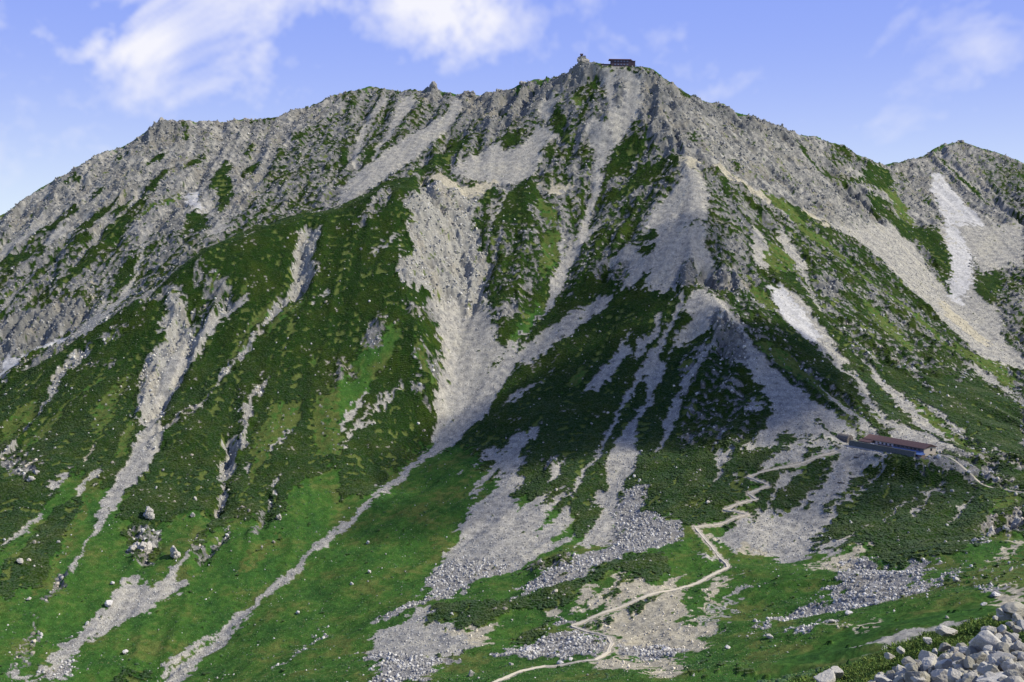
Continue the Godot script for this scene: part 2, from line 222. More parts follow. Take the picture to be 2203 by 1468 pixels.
	["w", 1017, 2493, 1037, 2505, 1045, 2449, 1048, 2418, 1051, 2348, 1059, 2285, 1059, 2268, 948, 2237, 968, 2321, 980, 2379, 985, 2421],
	["m", 914, 2485, 935, 2479, 932, 2420, 915, 2424],
	["p", 940, 2370, 963, 2392, 958, 2360, 935, 2348],
	["p", 929, 2277, 960, 2310, 954, 2288],
	["p", 923, 2244, 946, 2259, 944, 2236, 919, 2227],
	["p", 1058, 2597, 1067, 2580, 1086, 2511, 1108, 2454, 1111, 2394, 1103, 2390, 1095, 2450, 1072, 2514],
	["r", -854, 1703, -833, 1715, -791, 1712, -755, 1721, -707, 1707, -692, 1682, -708, 1658, -732, 1652, -754, 1643, -800, 1642, -823, 1636],
	["s", -948, 1902, -910, 1917, -885, 1928, -865, 1921, -889, 1902, -933, 1870],
	["s", -860, 1869, -846, 1892, -834, 1911, -800, 1901, -818, 1887, -838, 1867, -859, 1854],
	["p", -929, 1861, -894, 1861, -861, 1866, -838, 1851, -882, 1835, -908, 1817],
	["p", -735, 1885, -688, 1874, -704, 1862, -722, 1812, -738, 1787, -762, 1759, -784, 1745, -790, 1741, -776, 1771, -753, 1797, -741, 1840],
	["p", -797, 1835, -791, 1864, -767, 1861, -771, 1843],
	["s", -643, 1754, -648, 1792, -663, 1843, -659, 1867, -647, 1864, -650, 1824, -633, 1757],
	["s", -535, 1777, -530, 1809, -525, 1828, -490, 1813, -501, 1793, -522, 1761],
	["p", -672, 1715, -684, 1760, -652, 1779, -643, 1739, -650, 1713, -663, 1705],
	["s", -659, 1638, -662, 1686, -650, 1699, -647, 1719, -640, 1745, -634, 1713, -634, 1674, -641, 1632, -646, 1580, -656, 1568, -688, 1597, -698, 1646, -684, 1669, -676, 1682, -673, 1701, -692, 1732, -701, 1748, -689, 1744, -677, 1720, -669, 1700],
	["o", -724, 1744, -713, 1738, -693, 1706, -685, 1686, -698, 1704],
	["w", -707, 1654, -715, 1648, -732, 1646, -751, 1643, -767, 1638, -786, 1629, -802, 1625, -817, 1623, -790, 1569, -784, 1597, -767, 1615, -752, 1634, -720, 1631, -711, 1639],
	["c", -546, 1623, -533, 1615, -515, 1597, -499, 1584, -483, 1572, -494, 1558, -471, 1561, -454, 1580, -437, 1600, -432, 1590, -446, 1568, -458, 1551, -468, 1536, -459, 1520, -466, 1502, -474, 1484, -477, 1462, -484, 1441, -482, 1419, -479, 1397, -478, 1381, -466, 1371, -465, 1356, -464, 1313, -499, 1313, -504, 1356, -498, 1382, -525, 1399, -527, 1422, -526, 1446, -539, 1471, -540, 1501, -530, 1519, -518, 1534, -541, 1562, -531, 1576, -543, 1599],
	["s", -474, 1539, -451, 1568, -431, 1587, -410, 1603, -407, 1599, -428, 1575, -449, 1553, -465, 1533],
	["m", -473, 1562, -472, 1576, -451, 1578, -437, 1609, -460, 1623, -472, 1632, -485, 1623, -483, 1605, -488, 1587],
	["s", -493, 1537, -482, 1526, -478, 1497, -484, 1471, -490, 1444, -493, 1421, -490, 1398, -484, 1375, -484, 1349, -483, 1321, -484, 1313, -497, 1313, -496, 1359, -499, 1398, -505, 1431, -513, 1460, -509, 1491, -503, 1517],
	["r", -579, 1610, -560, 1621, -545, 1620, -543, 1606, -561, 1594, -573, 1598],
	["m", -508, 1625, -511, 1651, -501, 1645, -491, 1625, -490, 1612, -502, 1613],
	["y", -471, 1609, -471, 1634, -465, 1632, -465, 1614, -474, 1600],
	["y", -422, 1600, -423, 1625, -417, 1623, -415, 1600],
	["y", -361, 1618, -354, 1631, -365, 1601, -380, 1580, -393, 1569, -395, 1559, -400, 1541, -410, 1532, -414, 1509, -406, 1498, -397, 1518, -399, 1534, -385, 1556, -374, 1574],
	["y", -362, 1574, -341, 1590, -323, 1600, -336, 1568, -358, 1545, -373, 1527, -370, 1553],
	["c", -359, 1708, -347, 1730, -321, 1730, -324, 1687, -326, 1658, -314, 1649, -307, 1652, -316, 1630, -331, 1606, -352, 1585, -368, 1569, -379, 1543, -388, 1528, -395, 1500, -401, 1487, -410, 1467, -419, 1450, -429, 1421, -443, 1395, -461, 1368, -465, 1356, -465, 1380, -447, 1407, -427, 1430, -421, 1450, -421, 1473, -417, 1495, -412, 1501, -411, 1481, -401, 1503, -395, 1529, -383, 1548, -375, 1577, -356, 1606, -349, 1631, -356, 1667, -356, 1693],
	["s", -314, 1591, -288, 1615, -285, 1609, -304, 1594],
	["c", -651, 1556, -636, 1537, -646, 1520, -650, 1501, -658, 1491, -662, 1462, -660, 1431, -667, 1420, -669, 1386, -668, 1361, -673, 1336, -677, 1337, -680, 1369, -676, 1401, -669, 1430, -667, 1457, -675, 1487, -673, 1516, -668, 1533, -663, 1549],
	["m", -638, 1559, -618, 1559, -592, 1568, -585, 1562, -608, 1546, -620, 1538],
	["m", -638, 1506, -617, 1507, -610, 1494, -627, 1495],
	["m", -604, 1501, -593, 1510, -585, 1501, -592, 1488],
	["y", -708, 1400, -706, 1425, -693, 1455, -675, 1459, -671, 1431, -682, 1400, -695, 1373],
	["y", -660, 1340, -652, 1388, -631, 1427, -609, 1462, -587, 1476, -595, 1460, -620, 1437, -625, 1423, -633, 1380, -646, 1352, -652, 1331],
	["y", -580, 1409, -580, 1440, -568, 1462, -555, 1475, -551, 1452, -554, 1423, -550, 1384, -551, 1352, -571, 1370, -575, 1393],
	["o", -563, 1315, -557, 1330, -554, 1342, -550, 1333, -553, 1320, -555, 1314],
	["c", -366, 1435, -362, 1460, -351, 1460, -354, 1443, -364, 1418, -359, 1391, -359, 1364, -353, 1347, -359, 1320, -379, 1319, -379, 1340, -390, 1359, -364, 1355, -366, 1383, -378, 1404, -370, 1418],
	["y", -338, 1375, -340, 1402, -329, 1422, -313, 1420, -295, 1429, -298, 1399, -295, 1383, -309, 1357, -321, 1336, -322, 1321, -342, 1320, -347, 1358],
	["s", -297, 1380, -307, 1368, -322, 1339, -317, 1336, -298, 1375],
	["y", -274, 1410, -269, 1429, -260, 1446, -261, 1477, -246, 1489, -235, 1417, -223, 1338, -259, 1329, -259, 1349, -276, 1388],
	["m", -265, 1476, -256, 1489, -246, 1487, -241, 1458, -256, 1449],
	["y", -300, 1493, -282, 1506, -280, 1493, -294, 1480],
	["y", -519, 1322, -519, 1350, -523, 1393, -515, 1389, -508, 1356, -504, 1321, -509, 1313],
	["v", -51, 1815, 15, 1806, 81, 1819, 79, 1774, 63, 1716, 41, 1673, 8, 1686, -23, 1667, -41, 1658, -45, 1695, -29, 1720, -25, 1750, -35, 1732, -57, 1767],
	["v", 153, 1816, 247, 1763, 219, 1754, 195, 1733, 162, 1725, 123, 1691, 89, 1651, 74, 1664, 89, 1698, 116, 1748],
	["c", -179, 1730, -117, 1786, -51, 1815, -56, 1795, -57, 1767, -35, 1732, -25, 1750, -32, 1718, -45, 1695, -41, 1658, -33, 1623, -49, 1645, -79, 1643, -86, 1675, -123, 1620, -138, 1618, -160, 1610, -172, 1612, -183, 1621, -181, 1654, -168, 1669, -162, 1688, -174, 1713],
	["m", -33, 1623, -23, 1633, 5, 1647, 10, 1671, 8, 1686, 33, 1677, 36, 1657, 15, 1626, -8, 1598, -22, 1586],
	["s", -123, 1620, -86, 1675, -79, 1643, -49, 1645, -35, 1624, -25, 1596, -25, 1581, -12, 1559, -22, 1542, -45, 1508, -63, 1488, -85, 1469, -104, 1446, -114, 1454, -112, 1467, -111, 1484, -101, 1506, -105, 1526, -109, 1550, -115, 1580, -126, 1593],
	["s", 132, 1825, 153, 1816, 128, 1777, 104, 1740, 89, 1698, 74, 1664, 53, 1629, 32, 1600, 10, 1566, -3, 1546, -22, 1542, -12, 1562, 15, 1591, 42, 1620, 59, 1660, 66, 1707, 83, 1745, 104, 1785],
	["s", 87, 1820, 91, 1786, 89, 1752, 81, 1751, 81, 1777],
	["s", 51, 1587, 82, 1606, 103, 1624, 139, 1635, 164, 1634, 152, 1613, 126, 1594, 97, 1573, 74, 1552, 55, 1538, 33, 1525, 19, 1519, 4, 1511, -14, 1489, -23, 1465, -29, 1438, -47, 1425, -68, 1405, -89, 1385, -105, 1364, -121, 1373, -110, 1401, -110, 1429, -111, 1443, -90, 1470, -63, 1494, -40, 1518, -12, 1543, 14, 1562],
	["y", 48, 1743, 55, 1792, 81, 1812, 81, 1751, 63, 1716, 47, 1702],
	["g", -3, 1572, 15, 1603, 40, 1643, 54, 1657, 56, 1650, 37, 1614, 22, 1588, 2, 1569],
	["p", 54, 1601, 62, 1618, 91, 1634, 95, 1624, 77, 1604, 59, 1588],
	["p", 85, 1668, 109, 1686, 111, 1673, 90, 1662],
	["p", 2, 1516, 9, 1530, 21, 1532, 16, 1520],
	["s", -2, 1469, 25, 1467, 53, 1484, 61, 1506, 58, 1489, 39, 1469, 9, 1445, -12, 1452],
	["s", 213, 1757, 247, 1763, 290, 1739, 275, 1644, 264, 1630, 255, 1589, 237, 1594, 224, 1612, 212, 1618, 222, 1652, 194, 1634, 174, 1633, 184, 1651, 196, 1669, 191, 1696, 161, 1717, 173, 1728, 205, 1731],
	["p", 201, 1738, 218, 1750, 235, 1757, 253, 1747, 251, 1735, 236, 1726, 215, 1721],
	["p", 209, 1716, 235, 1718, 232, 1695, 217, 1699],
	["y", 76, 1444, 87, 1466, 104, 1487, 107, 1468, 92, 1445, 80, 1432],
	["s", 214, 1532, 221, 1552, 231, 1556, 229, 1541, 214, 1513, 202, 1497, 178, 1469, 175, 1480, 185, 1507, 199, 1507],
	["s", 97, 1421, 125, 1464, 153, 1496, 176, 1534, 175, 1524, 168, 1502, 176, 1493, 152, 1462, 141, 1438, 122, 1427],
	["s", 265, 1580, 260, 1554, 244, 1530, 226, 1501, 217, 1471, 217, 1442, 201, 1406, 187, 1380, 171, 1356, 164, 1330, 162, 1297, 160, 1264, 120, 1274, 141, 1323, 160, 1352, 174, 1379, 186, 1403, 191, 1428, 175, 1422, 161, 1398, 147, 1371, 131, 1336, 111, 1285, 102, 1277, 115, 1317, 134, 1360, 152, 1397, 164, 1421, 183, 1455, 197, 1478, 211, 1495, 235, 1533, 251, 1558],
	["s", 237, 1404, 224, 1385, 203, 1339, 192, 1306, 176, 1265, 184, 1266, 205, 1312, 221, 1350, 231, 1368],
	["s", 255, 1518, 236, 1492, 228, 1468, 239, 1482, 250, 1491],
	["s", -38, 1348, -28, 1354, -11, 1341, 4, 1370, 19, 1362, 32, 1376, 38, 1364, 31, 1335, 19, 1330, 12, 1313, 2, 1307, -36, 1327],
	["m", -223, 1529, -214, 1548, -191, 1556, -185, 1546, -194, 1524, -191, 1513, -209, 1506, -221, 1515],
	["g", -230, 1494, -221, 1508, -191, 1515, -186, 1539, -165, 1545, -168, 1523, -178, 1506, -183, 1489, -203, 1466, -212, 1442, -227, 1410, -237, 1387, -252, 1484],
	["m", -252, 1487, -239, 1489, -224, 1483, -224, 1469, -250, 1472],
	["s", -234, 1398, -222, 1434, -207, 1457, -204, 1453, -216, 1427, -218, 1409, -229, 1383, -235, 1377, -237, 1390],
	["s", -231, 1355, -219, 1389, -199, 1429, -179, 1454, -159, 1473, -152, 1474, -170, 1454, -194, 1425, -211, 1391, -225, 1357, -230, 1347],
	["m", -168, 1575, -149, 1577, -122, 1607, -116, 1593, -129, 1566, -147, 1554, -163, 1565],
	["m", -147, 1503, -130, 1520, -115, 1511, -104, 1517, -103, 1504, -113, 1482, -123, 1486, -137, 1493],
	["y", -146, 1514, -137, 1521, -121, 1495, -113, 1484, -122, 1476, -135, 1493],
	["m", -147, 1473, -135, 1471, -114, 1456, -113, 1446, -127, 1449, -141, 1460],
	["s", -228, 1677, -206, 1692, -180, 1713, -177, 1708, -201, 1689, -219, 1671],
	["v", 284, 1741, 346, 1745, 416, 1785, 496, 1850, 588, 1942, 693, 2051, 810, 2175, 840, 2145, 858, 2024, 858, 1900, 880, 1790, 879, 1747, 703, 1392, 606, 1195, 552, 1183, 500, 1173, 455, 1180, 424, 1253, 401, 1326, 370, 1388, 351, 1471, 328, 1556, 267, 1629],
	["r", 269, 1643, 320, 1641, 347, 1626, 380, 1614, 368, 1593, 332, 1575, 310, 1589, 286, 1596, 259, 1579],
	["s", 284, 1741, 324, 1736, 318, 1689, 324, 1665, 334, 1649, 317, 1640, 295, 1648, 269, 1643],
	["p", 324, 1736, 408, 1780, 395, 1732, 398, 1694, 371, 1643, 345, 1641, 331, 1674, 318, 1689],
	["m", 324, 1736, 408, 1780, 395, 1732, 398, 1694, 371, 1643, 345, 1641, 331, 1674, 318, 1689],
	["s", 412, 1782, 435, 1773, 432, 1730, 419, 1673, 403, 1673, 403, 1728],
	["s", 285, 1588, 307, 1571, 323, 1554, 325, 1519, 338, 1492, 346, 1444, 358, 1419, 370, 1388, 389, 1354, 405, 1325, 418, 1297, 426, 1272, 428, 1249, 408, 1248, 389, 1270, 373, 1283, 359, 1304, 349, 1331, 341, 1348, 333, 1369, 327, 1401, 311, 1419, 297, 1456, 292, 1492, 269, 1494, 245, 1486, 254, 1545, 272, 1566],
	["r", 297, 1519, 327, 1496, 335, 1448, 326, 1417, 303, 1431, 292, 1469],
	["v", 241, 1457, 277, 1474, 292, 1456, 311, 1416, 331, 1378, 345, 1341, 334, 1320, 340, 1309, 319, 1259, 293, 1214, 250, 1228, 207, 1246, 219, 1321, 230, 1391],
	["p", 252, 1534, 263, 1541, 268, 1530, 248, 1505],
	["s", 233, 1409, 250, 1435, 290, 1468, 293, 1462, 266, 1433, 245, 1403, 234, 1387, 229, 1383],
	["s", 303, 1319, 318, 1348, 340, 1361, 353, 1330, 368, 1295, 388, 1266, 406, 1236, 403, 1225, 380, 1237, 355, 1246, 334, 1255, 312, 1227, 279, 1218, 284, 1242, 314, 1272, 337, 1316, 321, 1317],
	["s", 308, 1211, 332, 1233, 361, 1241, 405, 1221, 401, 1214, 381, 1210, 362, 1197],
	["p", 313, 1374, 328, 1376, 339, 1342, 336, 1313, 320, 1278, 298, 1242, 319, 1289, 330, 1321, 322, 1346],
	["p", 351, 1218, 368, 1225, 372, 1216, 357, 1205],
	["y", 341, 1464, 350, 1463, 369, 1467, 389, 1455, 403, 1429, 415, 1393, 428, 1359, 441, 1332, 452, 1308, 452, 1261, 438, 1250, 432, 1290, 422, 1324, 408, 1362, 393, 1379, 374, 1412, 359, 1441],
	["p", 399, 1550, 407, 1541, 417, 1526, 428, 1495, 437, 1479, 443, 1454, 457, 1439, 463, 1415, 467, 1381, 476, 1362, 465, 1335, 452, 1353, 444, 1381, 428, 1401, 416, 1438, 406, 1466, 399, 1494, 392, 1523],
	["y", 370, 1606, 393, 1608, 400, 1595, 407, 1562, 399, 1550, 384, 1567, 375, 1584],
	["s", 407, 1622, 426, 1640, 450, 1632, 469, 1584, 479, 1552, 486, 1535, 486, 1518, 472, 1503, 485, 1469, 484, 1439, 489, 1399, 481, 1378, 470, 1409, 457, 1439, 446, 1463, 444, 1495, 434, 1502, 422, 1529, 412, 1552, 406, 1577],
	["w", 407, 1622, 425, 1636, 438, 1626, 447, 1602, 455, 1577, 458, 1546, 460, 1526, 444, 1495, 434, 1502, 422, 1529, 412, 1552, 406, 1577],
	["p", 442, 1674, 457, 1691, 469, 1686, 475, 1660, 477, 1640, 469, 1626, 457, 1641, 445, 1655],
	["p", 469, 1626, 484, 1593, 488, 1557, 503, 1526, 506, 1477, 515, 1438, 516, 1384, 519, 1351, 504, 1339, 499, 1385, 500, 1432, 490, 1471, 483, 1508, 472, 1553, 465, 1595],
	["p", 466, 1439, 483, 1464, 490, 1450, 474, 1429],
	["p", 454, 1467, 462, 1471, 463, 1459, 453, 1454],
	["y", 416, 1703, 446, 1764, 462, 1763, 473, 1740, 478, 1701, 460, 1693, 436, 1678, 421, 1682],
	["s", 477, 1834, 488, 1797, 497, 1768, 503, 1742, 487, 1694, 485, 1650, 487, 1603, 480, 1603, 477, 1657, 480, 1706, 473, 1740, 466, 1766, 458, 1791],
	["y", 519, 1872, 558, 1895, 594, 1869, 613, 1836, 630, 1803, 664, 1794, 695, 1772, 714, 1729, 724, 1687, 747, 1680, 724, 1657, 700, 1693, 676, 1736, 638, 1761, 618, 1792, 599, 1828, 564, 1845, 530, 1848],
	["p", 560, 1912, 607, 1950, 619, 1931, 601, 1902, 574, 1901],
	["p", 571, 1832, 595, 1824, 608, 1822, 586, 1807],
	["y", 591, 1778, 592, 1723, 599, 1687, 625, 1685, 627, 1629, 626, 1572, 610, 1549, 596, 1591, 586, 1635, 585, 1708],
	["r", 503, 1701, 544, 1743, 555, 1716, 533, 1671, 503, 1657],
	["m", 612, 1781, 642, 1789, 659, 1765, 671, 1747, 700, 1723, 713, 1674, 678, 1667, 638, 1672, 611, 1706],
	["s", 611, 1965, 810, 2175, 809, 2133, 840, 2145, 845, 2088, 858, 2024, 854, 1983, 858, 1900, 870, 1836, 880, 1790, 885, 1759, 865, 1718, 828, 1705, 786, 1685, 771, 1710, 764, 1759, 750, 1804, 739, 1864, 720, 1910, 699, 1935, 671, 1969, 635, 1963],
	["o", 814, 1947, 826, 1902, 845, 1865, 857, 1826, 820, 1770, 795, 1790, 786, 1851],
	["s", 932, 2259, 1044, 2294, 1152, 2315, 1064, 2131, 1054, 2159, 1026, 2142, 974, 2100, 936, 2074, 971, 2170, 948, 2047, 924, 1929, 893, 1861, 890, 1819, 897, 1784, 879, 1747, 870, 1836, 858, 1900, 854, 1983, 887, 2080],
	["w", 957, 2269, 984, 2266, 971, 2170, 952, 2118, 936, 2074, 908, 2030, 862, 1972, 846, 1978, 869, 2036, 900, 2099, 919, 2159, 940, 2227],
	["p", 810, 2175, 932, 2259, 924, 2221, 917, 2152, 900, 2099, 862, 2025, 861, 2054, 869, 2116, 864, 2172, 820, 2144],
	["p", 933, 2067, 959, 2096, 978, 2096, 1012, 2113, 972, 2026, 931, 1964, 920, 1987, 916, 2020],
	["m", 1026, 2142, 1042, 2134, 1049, 2099, 963, 1921, 897, 1784, 890, 1819, 893, 1861, 924, 1929, 931, 1964, 972, 2026],
	["p", 479, 1422, 542, 1474, 586, 1470, 627, 1485, 661, 1483, 695, 1507, 713, 1411, 606, 1195, 576, 1188, 581, 1299, 562, 1353, 551, 1406, 524, 1423],
	["y", 735, 1701, 764, 1688, 795, 1693, 828, 1705, 804, 1627, 766, 1549, 770, 1588, 752, 1632, 732, 1658],
	["s", 736, 1630, 752, 1622, 765, 1584, 736, 1483, 727, 1440, 717, 1420, 721, 1471, 723, 1525, 701, 1519, 721, 1581],
	["m", 534, 1533, 557, 1504, 575, 1465, 588, 1418, 599, 1412, 591, 1448, 579, 1501, 568, 1547],
	["s", 416, 1389, 428, 1359, 438, 1323, 451, 1275, 465, 1244, 449, 1242, 439, 1269, 429, 1308, 420, 1344],
	["s", 474, 1420, 483, 1387, 483, 1350, 487, 1328, 478, 1291, 494, 1285, 512, 1269, 508, 1234, 482, 1251, 470, 1279, 467, 1317, 471, 1360],
	["p", 522, 1418, 524, 1353, 522, 1305, 513, 1291, 492, 1299, 491, 1339, 487, 1375, 486, 1416, 505, 1434],
	["s", 510, 1483, 520, 1457, 529, 1421, 536, 1378, 543, 1335, 543, 1287, 542, 1232, 528, 1221, 523, 1255, 515, 1297, 514, 1338, 512, 1391, 507, 1439],
	["y", 543, 1404, 551, 1379, 555, 1336, 559, 1294, 560, 1252, 557, 1200, 557, 1184, 536, 1178, 541, 1225, 543, 1287, 540, 1350],
	["s", 559, 1400, 567, 1365, 573, 1327, 571, 1276, 569, 1262, 564, 1297, 558, 1342],
	["s", 590, 1260, 597, 1250, 582, 1214, 577, 1219],
	["y", 450, 1348, 460, 1333, 478, 1300, 462, 1292, 452, 1322],
	["s", 406, 1236, 435, 1241, 510, 1274, 525, 1214, 538, 1179, 496, 1173, 459, 1179, 422, 1184, 385, 1191],
	["p", -684, 1350, -618, 1336, -557, 1329, -558, 1301, -560, 1272, -564, 1235, -569, 1208, -575, 1184, -585, 1169, -592, 1162, -633, 1246],
	["m", -684, 1350, -637, 1332, -604, 1294, -612, 1268, -639, 1283, -655, 1292],
	["p", -553, 1081, -547, 1105, -550, 1142, -558, 1180, -551, 1205, -539, 1235, -527, 1235, -522, 1205, -518, 1173, -514, 1140, -509, 1108, -500, 1078, -501, 1057, -516, 1046, -520, 1033, -526, 1026],
	["y", -501, 1090, -510, 1141, -519, 1179, -521, 1211, -523, 1235, -513, 1220, -510, 1193, -504, 1151, -499, 1116, -494, 1082, -496, 1049, -499, 1032, -502, 1063],
	["s", -581, 1139, -578, 1154, -574, 1181, -570, 1196, -567, 1208, -565, 1211, -565, 1190, -570, 1164, -574, 1139, -574, 1124],
	["s", -582, 1264, -576, 1273, -565, 1288, -559, 1266, -567, 1248, -569, 1239],
	["s", -538, 1238, -538, 1262, -538, 1281, -534, 1293, -525, 1284, -521, 1268, -533, 1269, -533, 1250],
	["s", -502, 1327, -460, 1327, -466, 1309, -469, 1281, -472, 1266, -478, 1239, -480, 1213, -481, 1195, -481, 1176, -482, 1156, -483, 1136, -482, 1111, -479, 1087, -482, 1084, -487, 1108, -485, 1127, -485, 1149, -488, 1172, -497, 1203, -500, 1230, -499, 1254, -499, 1275, -498, 1299],
	["r", -489, 1083, -474, 1085, -478, 1069, -479, 1052, -481, 1035, -484, 1026, -485, 1048],
	["r", -479, 1007, -475, 985, -473, 965, -474, 937, -469, 938, -469, 963, -473, 991],
	["r", -466, 984, -463, 947, -461, 921, -462, 905, -458, 908, -458, 929, -460, 953, -462, 978],
	["y", -453, 1294, -447, 1312, -444, 1303, -447, 1282, -450, 1249, -457, 1234],
	["p", -452, 1297, -446, 1309, -444, 1328, -383, 1333, -373, 1295, -364, 1264, -364, 1227, -387, 1208, -417, 1186, -416, 1159, -434, 1171, -457, 1193, -472, 1202, -470, 1228, -465, 1257, -456, 1278],
	["p", -364, 1264, -360, 1277, -354, 1316, -336, 1304, -334, 1272, -334, 1232, -338, 1197, -348, 1172, -356, 1148, -364, 1151, -361, 1184, -357, 1209],
	["p", -333, 1257, -325, 1276, -309, 1300, -287, 1321, -276, 1340, -268, 1302, -272, 1280, -280, 1260, -275, 1216, -282, 1196, -300, 1200, -322, 1192, -330, 1210],
	["c", -381, 1327, -375, 1334, -356, 1334, -358, 1316, -360, 1293, -358, 1264, -352, 1240, -355, 1218, -363, 1190, -367, 1175, -360, 1202, -361, 1233, -364, 1264, -375, 1295],
	["s", -352, 1309, -344, 1310, -336, 1294, -335, 1282, -347, 1300],
	["s", -306, 1272, -299, 1295, -296, 1286, -296, 1261, -302, 1263],
	["r", -298, 1261, -295, 1232, -299, 1207, -299, 1182, -300, 1163, -304, 1150, -302, 1172, -304, 1194, -299, 1223],
	["y", -342, 1335, -317, 1336, -318, 1314, -324, 1295, -327, 1267, -330, 1232, -330, 1201, -334, 1210, -333, 1251, -332, 1285, -337, 1307],
	["y", -305, 1113, -294, 1138, -282, 1164, -270, 1178, -268, 1153, -277, 1127, -285, 1105, -296, 1092],
	["m", -440, 1146, -422, 1135, -405, 1138, -395, 1118, -405, 1107, -423, 1117],
	["m", -456, 1180, -415, 1180, -402, 1141, -436, 1134],
	["s", -422, 1088, -411, 1086, -396, 1080, -386, 1072, -379, 1081, -376, 1098, -366, 1113, -367, 1136, -365, 1148, -361, 1142, -363, 1118, -365, 1101, -360, 1080, -346, 1080, -351, 1063, -364, 1057, -373, 1035, -383, 1021, -391, 1004, -403, 993, -412, 976, -418, 962, -421, 945, -426, 937, -432, 921, -434, 904, -437, 903, -437, 933, -443, 956, -439, 976, -432, 988, -427, 1005, -423, 1028, -420, 1045, -423, 1070],
	["b", -432, 921, -424, 940, -411, 952, -411, 937, -414, 924, -413, 908, -432, 904],
	["s", -457, 906, -458, 913, -446, 918, -441, 912, -441, 902, -454, 900],
	["s", -202, 1211, -197, 1180, -209, 1159, -226, 1129, -233, 1106, -241, 1084, -251, 1063, -263, 1040, -270, 1018, -277, 993, -283, 969, -292, 958, -294, 939, -300, 926, -302, 908, -322, 915, -320, 931, -311, 950, -302, 971, -292, 996, -283, 1023, -270, 1044, -260, 1070, -249, 1092, -238, 1114, -226, 1144, -216, 1168, -208, 1197],
	["s", -330, 923, -326, 941, -318, 958, -307, 980, -294, 999, -301, 979, -312, 955, -321, 934, -326, 918],
	["p", -372, 914, -366, 928, -350, 934, -338, 928, -333, 917],
	["b", -210, 889, -205, 917, -194, 930, -191, 943, -182, 967, -180, 956, -190, 935, -199, 915, -206, 894],
	["m", -368, 1148, -349, 1142, -332, 1182, -328, 1173, -338, 1137, -347, 1113, -359, 1124],
	["p", -231, 1349, -176, 1368, -120, 1392, -139, 1367, -156, 1326, -168, 1290, -183, 1265, -204, 1259, -216, 1259],
	["y", -170, 1338, -161, 1346, -151, 1317, -162, 1308],
	["s", -120, 1392, -95, 1379, -113, 1362, -132, 1337, -147, 1302, -160, 1272, -173, 1248, -186, 1217, -197, 1188, -202, 1173, -207, 1208, -194, 1222, -181, 1253, -169, 1282, -156, 1308, -139, 1344, -127, 1368],
	["s", -40, 1278, -29, 1301, -15, 1322, -6, 1330, 18, 1317, 16, 1294, 10, 1270, 14, 1249, 9, 1227, 4, 1237, 2, 1211, 7, 1175, 20, 1190, 38, 1201, 45, 1210, 43, 1200, 31, 1181, 47, 1189, 66, 1207, 62, 1194, 42, 1168, 36, 1147, 26, 1119, 45, 1150, 68, 1179, 72, 1168, 64, 1134, 48, 1101, 43, 1085, 53, 1092, 68, 1111, 62, 1087, 42, 1068, 18, 1050, 0, 1040, -21, 1029, -37, 1020, -52, 1000, -63, 975, -85, 1005, -91, 1024, -88, 1052, -80, 1074, -68, 1103, -63, 1131, -56, 1174, -49, 1199, -31, 1216, -18, 1235, -18, 1263, -12, 1281, -26, 1284, -37, 1248, -41, 1228, -52, 1225, -45, 1247],
	["b", -85, 1005, -91, 1024, -88, 1052, -77, 1077, -60, 1083, -32, 1070, -5, 1051, -21, 1029, -37, 1020, -52, 1000, -63, 975],
	["p", 69, 1122, 76, 1178, 85, 1208, 100, 1251, 119, 1291, 125, 1290, 117, 1241, 104, 1202, 105, 1171, 103, 1154, 91, 1135, 82, 1106, 71, 1099, 63, 1115],
	["s", 78, 1209, 98, 1252, 118, 1284, 111, 1292, 101, 1272, 82, 1240, 74, 1217, 66, 1204, 73, 1199],
	["s", 125, 1290, 160, 1282, 157, 1253, 142, 1221, 129, 1189, 121, 1170, 111, 1089, 103, 1072, 79, 1069, 71, 1071, 82, 1106, 91, 1131, 103, 1154, 105, 1174, 91, 1180, 95, 1193, 111, 1201, 117, 1241],
	["p", 91, 1190, 97, 1193, 98, 1182, 93, 1181],
	["s", -49, 1308, -44, 1326, -40, 1328, -43, 1313],
	["s", -69, 1296, -64, 1311, -62, 1312, -65, 1299],
	["s", 42, 1222, 51, 1252, 70, 1288, 72, 1284, 61, 1254, 46, 1221],
	["m", 38, 1281, 54, 1284, 55, 1262, 39, 1255],
	["b", 128, 1186, 147, 1201, 161, 1191, 158, 1166, 149, 1144, 157, 1120, 176, 1106, 187, 1097, 179, 1050, 158, 1043, 131, 1027, 108, 1021, 86, 993, 63, 974, 44, 969, 17, 956, 1, 954, 9, 972, 25, 1001, 50, 1019, 78, 1054, 103, 1067, 112, 1089, 121, 1167],
	["g", -36, 995, -14, 1007, 13, 1012, 12, 989, 1, 962, -14, 960, -35, 969],
	["m", 13, 1039, 43, 1050, 68, 1057, 53, 1022, 25, 1006],
	["p", -79, 958, -75, 968, -60, 960, -35, 954, 1, 950, 32, 958, 63, 970, 86, 988, 107, 1015, 134, 1026, 152, 1006, 155, 982, 141, 957, 124, 946, 120, 958, 113, 966, 108, 989, 94, 971, 77, 958, 62, 952, 52, 918, 38, 916, 23, 923, 1, 927, -10, 914, -19, 910, -33, 898, -48, 905, -60, 920, -72, 926, -78, 939],
	["g", 131, 1022, 177, 1035, 168, 981, 150, 959, 155, 982, 152, 1006],
	["o", 104, 972, 111, 975, 105, 950, 96, 936, 89, 918, 82, 907, 69, 910, 78, 931, 91, 944],
	["o", 59, 926, 64, 947, 76, 958, 80, 953, 75, 935, 66, 911, 56, 908],
	["o", 32, 921, 45, 920, 42, 905, 37, 897, 34, 904],
	["o", 74, 896, 91, 917, 107, 957, 120, 958, 128, 938, 145, 949, 165, 965, 161, 941, 140, 924, 117, 910, 94, 897],
	["p", 89, 911, 95, 939, 109, 971, 110, 967, 99, 938, 91, 911],
